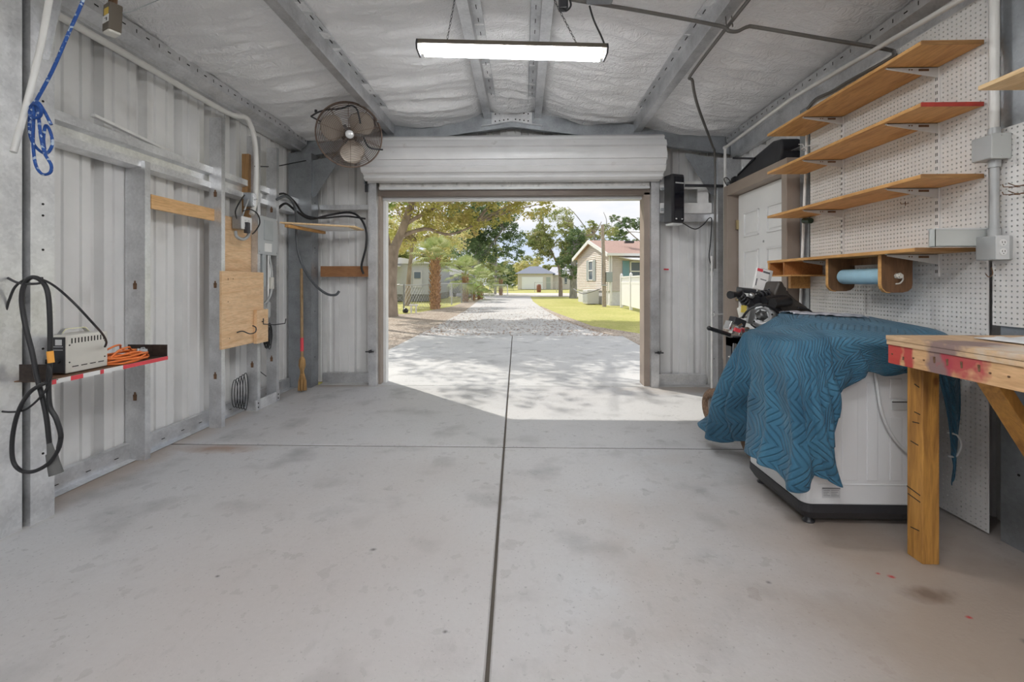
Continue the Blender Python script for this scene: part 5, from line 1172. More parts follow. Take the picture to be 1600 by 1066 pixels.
# ================================================================== OUTDOORS
def ground_mat(name, c1, c2, c3, s1=.6, s2=14, speck=None, rough=.9, sp=(.55,.62), bump=.5, bs=40):
    m, nt, b, N, L = nodes(name); tc = N.new('ShaderNodeTexCoord')
    def nz(s, d=6):
        n = N.new('ShaderNodeTexNoise'); n.inputs['Scale'].default_value = s; n.inputs['Detail'].default_value = d; L.new(tc.outputs['Object'], n.inputs[0]); return n.outputs[0]
    r = ramp(N, [(.35, c1), (.62, c2)]); L.new(nz(s1), r.inputs[0]); out = r.outputs[0]
    for (s, c, (a, b_), amt) in [(s2, c3, (.48,.66), .8)] + ([(speck[1], speck[0], sp, 1.)] if speck else []):
        q = ramp(N, [(a, (0,0,0)), (b_, (amt,)*3)]); L.new(nz(s, 8), q.inputs[0])
        x = N.new('ShaderNodeMix'); x.data_type = 'RGBA'; L.new(q.outputs[0], x.inputs[0]); L.new(out, x.inputs[6]); x.inputs[7].default_value = (*c, 1); out = x.outputs[2]
    L.new(out, b.inputs['Base Color']); b.inputs['Roughness'].default_value = rough; b.inputs['Specular IOR Level'].default_value = .2
    u = N.new('ShaderNodeBump'); u.inputs['Strength'].default_value = bump; u.inputs['Distance'].default_value = .02; L.new(nz(bs, 8), u.inputs['Height']); L.new(u.outputs[0], b.inputs['Normal'])
    return m
GRASS = ground_mat('lawn', (.40,.41,.12), (.50,.48,.18), (.30,.34,.08), .5, 9, ((.58,.46,.26), 26))
LEAF = ground_mat('leaf_litter', (.34,.28,.23), (.46,.40,.34), (.17,.12,.085), .8, 14, ((.66,.58,.50), 30))
ROAD = ground_mat('driveway_gravel', (.50,.50,.50), (.60,.59,.58), (.40,.39,.39), .5, 16, ((.36,.24,.17), 38), sp=(.62,.68), bump=.3)
DIRT = ground_mat('pale_road', (.60,.56,.52), (.68,.65,.62), (.52,.48,.44), .3, 6)
GAP = ground_mat('bare_ground', (.40,.35,.28), (.47,.42,.34), (.3,.26,.2), .5, 8)
def flat(name, poly, z, m, lab, cat='ground', th=.02):
    mb = MB(); mb.prism(poly, (0,0,z-th), (1,0,0), (0,1,0), (0,0,th)); return tag(mb.build(name, m, center=False), lab, cat, kind='structure')
flat('lawn', [(-90,5.8),(90,5.8),(90,170),(-90,170)], -.035, GRASS, 'sunlit yellow green lawn on both sides of the driveway', th=.3)
flat('bare_ground', [(-90,-30),(90,-30),(90,5.78),(-90,5.78)], -.07, GAP, 'bare ground around the garage', th=.2)
flat('leaf_litter', [(-7.5,5.8),(-2.35,5.8),(-2.35,12),(-2.55,22),(-3.2,36),(-4.1,36),(-3.7,24),(-4.5,18.5),(-7.5,14.5)], -.022, LEAF, 'brown leaf litter strip left of the driveway')
flat('leaf_litter', [(2.1,5.8),(4.6,5.8),(3.9,9.2),(2.0,13.2),(1.35,19),(.95,24),(.7,24),(1.0,18),(1.5,13),(2.0,9)], -.022, LEAF, 'brown leaf litter strip right of the driveway')
flat('driveway_gravel', [(-2.52,10.6),(2.12,10.6),(1.72,12.2),(1.32,15),(.95,21),(.62,30),(.6,40),(-3.6,40),(-3.2,33),(-2.55,20)], -.012, ROAD, 'grey gravel driveway beyond the concrete apron')
flat('cross_road', [(-30,40),(30,40),(30,52),(-30,54)], -.018, DIRT, 'pale dirt road crossing at the end of the driveway')
# foliage
def leafmat(name, c1, c2, c3=None, tr=.35):
    m, nt, b, N, L = nodes(name); tc = N.new('ShaderNodeTexCoord')
    n = N.new('ShaderNodeTexNoise'); n.inputs['Scale'].default_value = 1.3; n.inputs['Detail'].default_value = 10; n.inputs['Roughness'].default_value = .75; L.new(tc.outputs['Object'], n.inputs[0])
    r = ramp(N, [(.38, c1), (.5, c2), (.62, c3 or c2)]); L.new(n.outputs[0], r.inputs[0]); L.new(r.outputs[0], b.inputs['Base Color'])
    b.inputs['Roughness'].default_value = .6; b.inputs['Specular IOR Level'].default_value = .25
    t = N.new('ShaderNodeBsdfTranslucent'); L.new(r.outputs[0], t.inputs[0]); x = N.new('ShaderNodeMixShader'); x.inputs[0].default_value = tr
    L.new(b.outputs[0], x.inputs[1]); L.new(t.outputs[0], x.inputs[2]); L.new(x.outputs[0], N['Material Output'].inputs[0])
    return m
LG = leafmat('leaf_olive', (.36,.36,.10), (.52,.49,.17), (.62,.52,.26))
LGG = leafmat('leaf_green', (.20,.32,.08), (.34,.46,.14), (.48,.54,.20))
LD = leafmat('leaf_dark', (.09,.15,.07), (.17,.25,.11), (.28,.34,.17), .3)
LM = leafmat('leaf_mid', (.24,.30,.11), (.38,.42,.17), (.54,.50,.26))
LY = leafmat('leaf_yellow', (.52,.54,.20), (.68,.66,.30), (.72,.60,.38))
LP = leafmat('palm_frond', (.26,.34,.13), (.42,.48,.21), (.58,.58,.32), .3)
BARK = mat('tree_bark', (.33,.27,.22), .85, 0, .3, 6, bump=.8, bscale=18, stretch=(1,1,.4))
BARKG = mat('grey_bark', (.30,.29,.26), .85, 0, .3, 6, bump=.8, bscale=18, stretch=(1,1,.4))
PBARK = mat('palm_bark', (.42,.25,.15), .9, 0, .4, 12, bump=1, bscale=22)
def leaves(mb, blobs, n, size, rnd, flat_=.5):
    tot = sum(b[1]**2 for b in blobs)
    for c, r in blobs:
        c = Vector(c); k = int(n*r*r/tot)
        nc = max(6, k//22); cl = []
        for _ in range(nc):
            d = Vector((rnd.gauss(0,1), rnd.gauss(0,1), rnd.gauss(0,1))).normalized(); cl.append(c+Vector((d.x, d.y, d.z*.75))*r*rnd.uniform(.45,1)**.6)
        for i in range(k):
            q = cl[i % nc]; p = q+Vector((rnd.gauss(0,1), rnd.gauss(0,1), rnd.gauss(0,.7)))*r*.13
            a = rnd.uniform(0, 2*PI); t = rnd.uniform(-.9,.9); s = size*rnd.uniform(.6,1.3)
            u = Vector((math.cos(a)*math.cos(t), math.sin(a)*math.cos(t), math.sin(t))); w = u.cross(Vector((rnd.gauss(0,1), rnd.gauss(0,1), rnd.gauss(0,1)))).normalized()*s*.5
            u = u*s; h = u.cross(w).normalized()*s*.12
            o = len(mb.v); mb.v += [tuple(p-u*.5), tuple(p+w*.5+h), tuple(p+u*.5), tuple(p-w*.5+h)]; mb.f += [(o,o+1,o+2,o+3)]; mb.sm.append(False); mb.mi.append(0)
def tree(label, base, limbs, blobs, n, size, lm, bk=BARK, seed=1, name='tree', group=None):
    rnd = random.Random(seed); base = Vector(base); t = thing(name, label, 'tree', base, group)
    mb = MB()
    for pts, r0, r1 in limbs:
        P = smooth_path([base+Vector(p) for p in pts], 5); m_ = len(P)
        mb.tube(P, [r0+(r1-r0)*(i/(m_-1))**.7*1.0 for i in range(m_)], 9)
    mb.build('trunk', bk, t)
    # twigs towards the crown blobs
    mb = MB(); ends = [base+Vector(l[0][-1]) for l in limbs]; tr = [base+Vector(p) for l in limbs for p in l[0][len(l[0])//2:]]
    for c, r in blobs:
        c = base+Vector(c); s = min(tr, key=lambda q: (q-c).length)
        for k in range(3):
            e = c+Vector((rnd.uniform(-1,1), rnd.uniform(-1,1), rnd.uniform(-.5,.8)))*r*.7
            mb.tube(smooth_path([s, lerp(s, e, .5)+Vector((0,0,.1*r)), e], 4), [.05,.045,.04,.035,.03,.025,.02,.015,.012][:9], 5)
    mb.build('branches', bk, t)
    mb = MB(); leaves(mb, [(base+Vector(c), r) for c, r in blobs], n, size, rnd); mb.build('foliage', lm, t)
    return t
def rb(seed, cx, cy, cz, rx, ry, rz, k, r0, r1):
    rnd = random.Random(seed); o = []
    for _ in range(k): o.append(((cx+rnd.uniform(-rx,rx), cy+rnd.uniform(-ry,ry), cz+rnd.uniform(-rz,rz)), rnd.uniform(r0,r1)))
    return o
# big oak at the left
tree('large spreading oak nearest on the left, brown trunk against the door jamb', (-5.0,16.8,0),
     [([(0,0,-.1),(.0,0,1.2),(.12,0,2.6)], .36, .24), ([(.05,0,2.2),(.5,.0,3.2),(1.0,-.3,4.4),(1.6,-.6,6)], .21, .09), ([(.0,0,2.2),(-.3,.3,3.4),(-.5,.6,5.2)], .2, .1), ([(.3,0,2.9),(1.3,.2,3.25),(2.2,.3,3.05),(3.2,.2,3.4)], .10, .03), ([(.6,0,3.4),(1.8,-.2,4.0),(3.0,-.5,4.3)], .09, .03)],
     rb(3, 1.2,-1.2,5.6, 3.3,3.0,1.3, 20, .9,1.5)+[((2.2,0,3.9),.9),((3.4,.2,3.8),.8),((1.0,.2,4.0),.8),((-.6,.3,3.9),.9),((4.2,.4,4.3),.9),((5.2,.6,4.3),.9),((1.6,.5,3.6),.7),((2.8,.8,3.5),.7)], 30000, .15, LG, seed=5)
tree('bright green bushy tree behind the oak trunk at the left', (-6.3,24.5,0), [([(0,0,-.1),(.1,0,1.6),(.3,0,3.5)], .18,.08)], rb(8, .6,0,4.4, 1.9,1.0,1.2, 10, .7,1.1), 6500, .16, LY, seed=6)
tree('nearest green tree, only its low leaves showing at the top left of the opening', (-4.6,12.9,0), [([(0,0,-.1),(.1,0,2.2),(.6,-.3,4.8)], .17,.06), ([(.2,0,2.6),(1.2,-.6,4.2),(2.2,-1.2,5.4)], .1,.04)], rb(12, 1.2,-1.2,5.5, 3.0,2.2,1.0, 16, .7,1.15)+[((.5,0,3.6),.6),((.9,.3,3.9),.6)], 6500, .13, LGG, seed=9)
# far big dark tree, centre
tree('tall dark evergreen oak in the middle distance left of the road', (-5.2,44,0), [([(0,0,-.1),(.3,0,2.5),(1.,0,5)], .4,.2), ([(.4,0,2.6),(1.8,0,4.5),(3.2,0,6.4)], .22,.08)], rb(21, 1.6,0,6.0, 3.2,2.2,2.1, 22, 1.0,1.6), 20000, .24, LD, BARKG, seed=11)
tree('slender bare pale trunk tree left of the road end', (-3.0,48,0), [([(0,0,-.1),(.1,0,3),(0,0,6)], .16,.08)], rb(23, 0,0,4.6, 1.2,1,2.0, 5, .5,.9), 900, .2, LM, BARKG, seed=12)
# right middle tree
tree('leafy tree with a dark slim trunk standing on the lawn before the far house', (3.3,40.5,0), [([(0,0,-.1),(-.02,0,1.4),(-.1,0,2.6)], .20,.15), ([(-.05,0,2.3),(-.9,0,4.2),(-1.5,0,6.0)], .12,.05), ([(0,0,2.3),(.5,0,4.2),(1.1,0,6.4)], .12,.05), ([(.5,0,4.0),(1.8,0,5.2),(3.0,0,5.6),(3.6,0,6.6)], .09,.03), ([(-.6,0,3.6),(-2.0,0,4.2),(-2.8,0,4.9)], .06,.02)],
     rb(31, -.4,0,5.4, 2.0,1.6,1.9, 14, .6,1.15)+[((2.6,0,6.2),.7),((.4,0,3.4),.8),((-1.4,0,3.6),.8),((1.2,0,4.4),.9)], 12000, .2, LM, BARK, seed=13)
tree('thick dark trunk tree hugging the corner of the siding house', (4.0,36.6,0), [([(0,0,-.1),(.0,0,2),(.05,0,4.2)], .34,.2)], rb(33, .1,0,3.6, .9,.8,1.6, 10, .6,.9), 6000, .17, LD, BARKG, seed=14)
tree('sparse tree with bare branches behind the reddish roof', (8.2,48,0), [([(0,0,-.1),(-.4,0,4),(-1.0,0,7)], .25,.1), ([(-.4,0,4),(-2.2,0,6.6),(-3.6,0,7.7)], .1,.03), ([(-.6,0,5),(.5,0,7.3),(.2,0,8.6)], .08,.02), ([(-1.,0,6.0),(-2.6,0,8.2),(-3.6,0,9.2)], .08,.02)], rb(35, -1.5,0,6.0, 2.6,1.2,1.0, 12, .5,.9), 3800, .2, LM, BARKG, seed=15)
tree('airy pine behind the siding house at the right edge of the opening', (15.2,58,0), [([(0,0,-.1),(0,0,5),(-.2,0,9.5)], .25,.1), ([(0,0,6),(-1.8,0,7.6),(-2.8,0,8.8)], .09,.03)], rb(37, -.6,0,8.0, 3.2,1.4,1.7, 20, .7,1.2), 8000, .25, LD, BARK, seed=16)
# background row
bgt = [(-30,62,LY,7,'yellow lit tree far behind the grey mobile home'), (-22,66,LM,8,'mid green tree far behind the palms'), (-16,70,LY,7,'pale tree behind the white roofed building'), (-9.5,75,LM,9,'mid green tree behind the dark oak'),
       (-5,98,LD,8,'dark tree at the left end of the far house'), (1,104,LY,10,'pale yellow tree behind the far garage house'), (9,106,LM,10,'olive tree behind the far white house'), (-1,112,LM,11,'tall faint tree above the end of the road'), (16,100,LM,10,'green tree behind the slim trunk tree'), (24,92,LY,9,'yellow tree far behind the siding house'), (36,95,LM,10,'green tree at the far right of the background row')]
for i, (x, y, m_, h, l) in enumerate(bgt):
    h *= (.74 if y > 90 else 1.1); tree(l, (x,y,0), [([(0,0,-.1),(.1,0,h*.35),(.2,0,h*.7)], .3,.12)], rb(50+i, 0,0,h*.50, h*.50,h*.3,h*.36, 18, h*.15,h*.22), 7500, h*.05, m_, BARKG, seed=60+i, group='trees along the far background')
# palms
def palm(label, base, h, r, n, tr=.2, seed=1, up=.3, m_=LP):
    rnd = random.Random(seed); base = Vector(base); t = thing('palm_tree', label, 'palm tree', base)
    mb = MB(); k = int(h/.13)
    mb.tube([base+Vector((0,0,-.1)), base+Vector((.02,0,h*.5)), base+Vector((0,0,h))], [tr*1.05, tr*.85, tr*.9], 12); mb.build('trunk', PBARK, t)
    mb = MB()
    for i in range(k*5):
        a = i*2.399; z = h*(i/(k*5)); q = base+Vector((math.cos(a)*tr*.8, math.sin(a)*tr*.8, z)); e = q+Vector((math.cos(a)*.10, math.sin(a)*.10, .17))
        mb.beam(q, e, .07, .03)
    mb.build('boot', PBARK, t)
    mb = MB(); top = base+Vector((0,0,h))
    for i in range(n):
        a = i*2.399+rnd.uniform(-.2,.2); el = up+(1.25-up)*(1-i/n)-.9*(i/n)
        d = Vector((math.cos(a)*math.cos(el), math.sin(a)*math.cos(el), math.sin(el))); L1 = r*rnd.uniform(.45,.6)
        mid = top+d*L1*.6+Vector((0,0,.03)); c = top+d*L1
        mb.tube([top, mid, c], .014, 4)
        side = d.cross(Vector((0,0,1))).normalized(); upv = side.cross(d)
        for j in range(15):
            an = (j-7)/7*1.25; dd = (d*math.cos(an)+side*math.sin(an)).normalized(); ln = r*.55*(1-.25*abs(an)/1.25)
            w = side*math.cos(an)*.022*r-d*math.sin(an)*.022*r; e1 = c+dd*ln*.6+upv*.02; e2 = c+dd*ln+Vector((0,0,-.28*ln))
            mb.add([c-w*.3, c+w*.3, e1+w, e1-w, e2], [(0,1,2,3), (3,2,4)])
    mb.build('fronds', m_, t)
palm('nearest palm with a shaggy orange-brown trunk left of the driveway', (-4.22,21.6,0), 2.35, 1.35, 20, .24, 1, .5)
palm('second palm by the chain link fence, crown over the white roof', (-3.85,30,0), 1.75, 1.6, 24, .19, 2, .1)
palm('small palm bush between the second and third palms', (-3.5,31.5,0), .5, 1.0, 14, .12, 3, .4, LGG)
palm('third short palm with a full round crown near the road', (-3.2,33.5,0), 1.2, 1.5, 26, .20, 4, .1)
palm('fourth small palm behind the white gate', (-2.2,44,0), 1.5, 1.6, 18, .16, 5, .1)
# house on the right
SID = mat('beige_siding', (.72,.65,.59), .6, 0, .04, 4); SIDL = SID
ROOF = mat('reddish_shingles', (.43,.285,.24), .85, 0, .25, 22, bump=.5, bscale=40)
SKIRT = mat('white_skirting', (.70,.70,.71), .6, 0, .06, 6)
TRIMW = mat('white_trim', (.80,.80,.79), .45)
BLUSH = mat('blue_shutter', (.18,.33,.40), .5)
ht = thing('siding_house', 'beige siding house with a reddish roof right of the driveway', 'house', (6,28,0))
cn = Vector((4.72,25.0,0)); gd = Vector((-1.15,5.3,0)).normalized(); sd = Vector((5.3,1.15,0)).normalized(); GWD = 5.35; SLN = 12
up = Vector((0,0,1))
def hp_(a, b, z): return cn+gd*a+sd*b+up*z
def hbox(mb, a0, a1, b0, b1, z0, z1):
    v = [hp_(a, b, z) for a in (a0, a1) for b in (b0, b1) for z in (z0, z1)]
    return mb.add(v, [(0,1,3,2),(4,6,7,5),(0,4,5,1),(2,3,7,6),(0,2,6,4),(1,5,7,3)])
mb = MB(); hbox(mb, .03, GWD-.03, .03, SLN, -.05, .80); mb.build('skirting', SKIRT, ht)
EZ, PZK = 2.85, 3.62
mb = MB()
# lap siding: one course per strip on the two visible walls
nz_ = 20
for k in range(nz_):
    z0 = .78+(EZ-.78)*k/nz_; z1 = .78+(EZ-.78)*(k+1)/nz_
    hbox(mb, 0, GWD, -.02, SLN, z0, z1-.004) if False else mb.add([hp_(-.05,-.05,z0), hp_(GWD,-.05,z0), hp_(GWD,-.0,z1), hp_(-.0,-.0,z1)], [(0,1,2,3)]) and mb.add([hp_(-.05,-.05,z0), hp_(-.05,SLN,z0), hp_(0,SLN,z1), hp_(0,0,z1)], [(3,2,1,0)]) and mb.add([hp_(-.05,-.05,z0), hp_(GWD,-.05,z0), hp_(GWD,0,z0), hp_(0,0,z0)], [(0,1,2,3)])
k = 0
while EZ+.107*k < PZK-.05:
    z0 = EZ+.107*k; z1 = min(PZK, z0+.107); f0 = (z0-EZ)/(PZK-EZ)*GWD/2; f1 = (z1-EZ)/(PZK-EZ)*GWD/2
    mb.add([hp_(f0,-.03,z0), hp_(GWD-f0,-.03,z0), hp_(GWD-f1,0,z1), hp_(f1,0,z1)], [(0,1,2,3)]); k += 1
hbox(mb, .01, GWD-.01, .01, SLN, .76, EZ); mb.build('siding', SID, ht)
mb = MB(); ov = .32
for s_ in (0, 1):
    e = -ov if s_ == 0 else GWD+ov; ez = EZ-.12
    a = [hp_(e,-.25,ez), hp_(e,SLN,ez), hp_(GWD/2,SLN,PZK+.08), hp_(GWD/2,-.25,PZK+.08)]
    mb.add(a+[p+up*.08 for p in a], [(0,1,2,3),(7,6,5,4),(0,4,5,1),(1,5,6,2),(2,6,7,3),(3,7,4,0)])
mb.build('roof', ROOF, ht)
mb = MB()
for e in (-ov, GWD+ov): 
    p, q = hp_(e,-.27,EZ-.13), hp_(GWD/2,-.27,PZK+.07); mb.beam(p, q, .05, .20)
p, q = hp_(-ov,-.27,EZ-.10), hp_(-ov,SLN,EZ-.10); mb.beam(p, q, .12, .14); mb.each('gutter', TRIMW, ht)
mb = MB(); mb.beam(hp_(-.08,.05,.2), hp_(-.08,.05,EZ-.1), .09, .07, up=(1,0,0)); mb.beam(hp_(-.05,-.05,.78), hp_(-.05,-.05,EZ), .08, .08, up=(1,0,0)); mb.build('downspout', TRIMW, ht)
mb = MB(); mb.obox(hp_(1.0,1.6,3.55), (.5,.3,.12)); mb.build('roof_vent', BLACKP, ht)
def hwin(par, a0, a1, z0, z1, face):     # face 0 = gable wall (b = 0), 1 = side wall (a = 0)
    P = (lambda q, d: (q, d)) if face == 0 else (lambda q, d: (d, q))
    def bx(mb, q0, q1, d0, d1, z0, z1):
        x0, y0 = P(q0, d0); x1, y1 = P(q1, d1); hbox(mb, min(x0,x1), max(x0,x1), min(y0,y1), max(y0,y1), z0, z1)
    mb = MB(); w = .06
    for c_ in ((a0,a1,z0,z0+w),(a0,a1,z1-w,z1),(a0,a0+w,z0,z1),(a1-w,a1,z0,z1),(a0,a1,(z0+z1)/2-.03,(z0+z1)/2+.03)): bx(mb, c_[0], c_[1], -.09, 0, c_[2], c_[3])
    f = mb.build('window', TRIMW, par); mb = MB(); bx(mb, a0+.02, a1-.02, -.05, -.03, z0+.02, z1-.02); mb.build('pane', GLASS, f)
hwin(ht, 2.35, 3.15, 1.35, 2.55, 0)
mb = MB(); hbox(mb, 2.02, 2.30, -.08, -.02, 1.33, 2.57); hbox(mb, 3.2, 3.48, -.08, -.02, 1.33, 2.57); mb.each('shutter', mat('grey_shutter', (.36,.40,.40), .5), ht)
hwin(ht, 1.15, 2.35, 1.3, 2.40, 1)
mb = MB(); hbox(mb, -.08, -.02, .72, 1.10, 1.2, 2.42); mb.each('shutter', BLUSH, ht)
mb = MB(); v = [hp_(-.02,.5,2.60), hp_(-.02,4.5,2.60), hp_(-1.1,4.5,2.25), hp_(-1.0,.9,2.42)]; mb.add(v+[p+up*.05 for p in v], [(0,1,2,3),(7,6,5,4),(0,4,5,1),(1,5,6,2),(2,6,7,3),(3,7,4,0)]); mb.build('awning', TRIMW, ht)
# AC unit, meter, pole
t = thing('air_conditioner', 'grey air conditioning unit against the gable wall of the siding house', 'air conditioner', hp_(1.5,-.6,0))
mb = MB(); hbox(mb, 1.2, 2.0, -.85, -.15, .0, .80); mb.build('body', mat('ac_white', (.62,.62,.64), .5), t, bevel=.03)
mb = MB()
for k in range(9): hbox(mb, 1.24, 1.96, -.862, -.85, .1+.07*k, .13+.07*k)
mb.each('grille', GREYP, t)
t = thing('utility_pole', 'weathered wooden pole with a meter in front of the siding house', 'pole', (4.2,23.9,0))
mb = MB(); mb.tube([(4.22,23.9,-.2),(4.2,23.9,2),(4.12,23.9,4.25)], [.11,.10,.085], 12); mb.each('post', mat('pole_wood', (.38,.32,.27), .85, 0, .2, 10, bump=.5), t)
mb = MB(); mb.box(4.30,23.72,1.25,4.62,23.95,1.78); mb.build('meter_box', mat('meter_grey', (.33,.37,.37), .5), t, bevel=.02)
mb = MB(); mb.tube([(4.38,23.85,1.25),(4.36,23.85,.1)], .03); mb.tube([(4.5,23.85,1.25),(4.55,23.85,.8),(4.50,23.85,.05)], .03); mb.build('conduit', TRIMW, t)
mb = MB(); mb.tube([(4.10,23.85,4.2),(4.08,23.85,1.1)], .02); mb.box(4.05,23.75,1.05,4.35,23.82,1.12); mb.build('wire', PVCG, t)
mb = MB(); mb.tube(smooth_path([(4.05,24.0,.9),(3.3,25.2,.62),(2.95,26.8,.85)], 6), .03); tag(mb.build('flex_conduit', mat('flex_dark',(.2,.2,.22),.6)), 'dark hose sagging between the wooden pole and the air conditioner', 'hose')
# vinyl fence
t = thing('vinyl_fence', 'white vinyl privacy fence with lattice top beside the siding house', 'fence', (4.9,21.5,0))
a, b = Vector((4.86,22.7,0)), Vector((4.75,14.3,0)); VIN2 = mat('white_vinyl_fence', (.82,.82,.83), .35)
nP = 4
for k in range(nP+1):
    p = lerp(a, b, k/nP); mb = MB(); mb.box(p.x-.06, p.y-.06, 0, p.x+.06, p.y+.06, 1.62); mb.lathe([(.08,0),(.0,.08)], (p.x,p.y,1.62), n=4); mb.each('post', VIN2, t)
    if k < nP:
        q = lerp(a, b, (k+1)/nP); mb = MB()
        mb.beam(p+up*.68, q+up*.68, .03, 1.08, up=(0,0,1)); mb.beam(p+up*1.5, q+up*1.5, .05, .06); mb.beam(p+up*1.22, q+up*1.22, .05, .09)
        for i in range(30):
            m0 = lerp(p, q, i/30); m1 = lerp(p, q, min(1, (i+2)/30)); mb.beam(m0+up*1.26, m1+up*1.49, .012, .02); mb.beam(m0+up*1.49, m1+up*1.26, .012, .02)
        mb.build('fence_panel', VIN2, t)
# left buildings
MH = mat('grey_mobile_home', (.46,.47,.50), .6, 0, .05, 3)
t = thing('mobile_home', 'grey mobile home with a porch roof seen left of the nearest palm', 'house', (-8.3,31,0))
mb = MB()
mb.box(-9.6,29.5,.45,-6.2,38,2.45); mb.build('wall', MH, t)
mb = MB(); mb.prism([(-10.2,2.45),(-6.0,2.45),(-6.0,2.52),(-8.0,2.85),(-10.2,2.6)], (0,29.3,0), (1,0,0), (0,0,1), (0,9,0)); mb.build('roof', mat('pale_roof', (.62,.62,.62), .6), t)
mb = MB(); mb.box(-7.2,29.44,.9,-6.6,29.5,2.0); f = mb.build('door_panel', mat('mh_door', (.55,.55,.58), .5), t)
mb = MB(); mb.box(-7.1,29.40,1.5,-6.7,29.43,1.9); mb.build('pane', GLASS, f)
mb = MB(); mb.box(-9.6,29.55,.0,-6.2,38,.45); mb.build('skirting', mat('dark_skirt', (.22,.22,.22), .8), t)
mb = MB(); mb.box(-9.05,28.0,0,-8.93,28.12,2.3); mb.box(-10.4,27.9,2.25,-8.0,29.5,2.33); mb.build('porch', TRIMW, t)
t = thing('carport_building', 'white roofed building with blue grey doors behind the palms', 'building', (-7.2,42,0))
mb = MB(); mb.box(-9.6,42,0,-4.9,47,1.9); mb.build('wall', mat('lilac_panel', (.60,.62,.72), .6), t)
mb = MB(); mb.prism([(-10.6,1.9),(-4.2,1.9),(-4.2,2.0),(-7.0,2.6),(-10.6,2.3)], (0,41,0), (1,0,0), (0,0,1), (0,7,0)); mb.build('roof', mat('bright_roof', (.80,.79,.78), .5), t)
for k in range(6):
    mb = MB(); mb.box(-9.2+.7*k, 41.95, .1, -9.15+.7*k, 42, 1.85); mb.each('seam', GREYP, t)
mb = MB(); mb.box(-9.5,41.2,0,-9.38,41.32,1.95); mb.box(-4.6,41.2,0,-4.48,41.32,1.95); mb.each('post', GREYP, t)
t = thing('pickup_truck', 'dark vehicle parked beside the white roofed building', 'vehicle', (-5.0,37.0,0))
mb = MB(); mb.prism([(-.9,.35),(.9,.35),(.9,.95),(.75,1.0),(.55,1.5),(-.55,1.5),(-.75,1.0),(-.9,.95)], (-5.0,37,0), (1,0,0), (0,0,1), (0,4,0)); mb.build('body', mat('vehicle_paint', (.18,.20,.24), .3), t, bevel=.08)
mb = MB(); mb.prism([(-.62,1.02),(.62,1.02),(.50,1.42),(-.50,1.42)], (-5.0,36.98,0), (1,0,0), (0,0,1), (0,.02,0)); mb.build('windscreen', GLASS, t)
for x in (-5.75,-4.25):
    mb = MB(); mb.cyl((x-.1,37.8,.35),(x+.1,37.8,.35),.35); mb.build('wheel', BLACK, t)
# chain link
LINK = mat('chain_link_wire', (.50,.51,.52), .5, .3)
def chainfence(label, pts, h, post=2.4, gap=.22, name='chain_link_fence', pm=LINK):
    t = thing(name, label, 'fence', pts[0])
    for a, b in zip(pts, pts[1:]):
        a, b = Vector(a), Vector(b); n = max(1, round((b-a).length/post))
        for k in range(n+1):
            p = lerp(a, b, k/n); mb = MB(); mb.cyl(p, p+up*h, .035, n=8); mb.each('post', pm, t)
        mb = MB(); mb.cyl(a+up*(h-.03), b+up*(h-.03), .022, n=8); mb.build('top_rail', pm, t)
        mb = MB(); m_ = int((b-a).length/gap)
        for k in range(-int(h/gap), m_):
            for s_ in (1, -1):
                k0 = k if s_ > 0 else k+h/gap; k1 = k0+s_*h/gap; z0, z1 = 0, h
                if k0 < 0: z0 = -k0*gap; k0 = 0
                if k1 < 0: z1 = h+k1*gap; k1 = 0
                if k0 > m_: z0 = (k0-m_)*gap; k0 = m_
                if k1 > m_: z1 = h-(k1-m_)*gap; k1 = m_
                p, q = lerp(a, b, k0/m_)+up*(z0+.02), lerp(a, b, k1/m_)+up*min(z1, h-.02)
                if (p-q).length > .1: mb.beam(p, q, .006, .006)
        mb.build('mesh', pm, t)
    return t
chainfence('chain link fence running past the palms on the left of the driveway', [(-4.15,22.3,0),(-3.75,27.5,0),(-3.5,31,0)], 1.2)
chainfence('chain link fence in front of the grey mobile home', [(-6.6,19.2,0),(-5.0,18.9,0),(-4.25,22.2,0)], 1.15, gap=.25)
chainfence('low grey fence before the far white garage house', [(1.4,57,0),(9.6,57,0)], 1.25, gap=.3)
chainfence('white gate standing open left of the road end', [(-2.85,38,0),(-1.35,38.6,0)], 1.05, gap=.16, name='gate', pm=TRIMW)
mb = MB(); mb.tube([(-5.55,17.9,0),(-5.55,17.9,1.05),(-4.9,17.9,1.15)], .03); mb.tube([(-5.25,17.8,0),(-5.25,17.8,1.1)], .035); tag(mb.build('gate_post', LINK), 'pair of grey pipe posts just right of the oak trunk', 'post')
mb = MB(); mb.box(-4.55,18.2,0,-4.50,18.25,.35); mb.box(-4.35,18.2,0,-4.30,18.25,.35); mb.box(-4.6,18.18,.30,-4.25,18.27,.36); tag(mb.build('crate', TRIMW), 'small white frame at the foot of the nearest palm', 'frame')
mb = MB(); mb.lathe([(0,0),(.10,.02),(.12,.12),(.05,.2),(0,.21)], (-4.75,18.2,0), n=14); tag(mb.build('bucket', BLACKP), 'small black bucket left of the nearest palm', 'bucket')
mb = MB(); mb.lathe([(.25,0),(.28,.3),(.28,.7),(.24,.95),(0,1.0)], (1.9,56.4,0), n=16); tag(mb.build('barrel', mat('rust_barrel', (.25,.10,.06), .6)), 'rust red barrel by the far low fence', 'barrel')
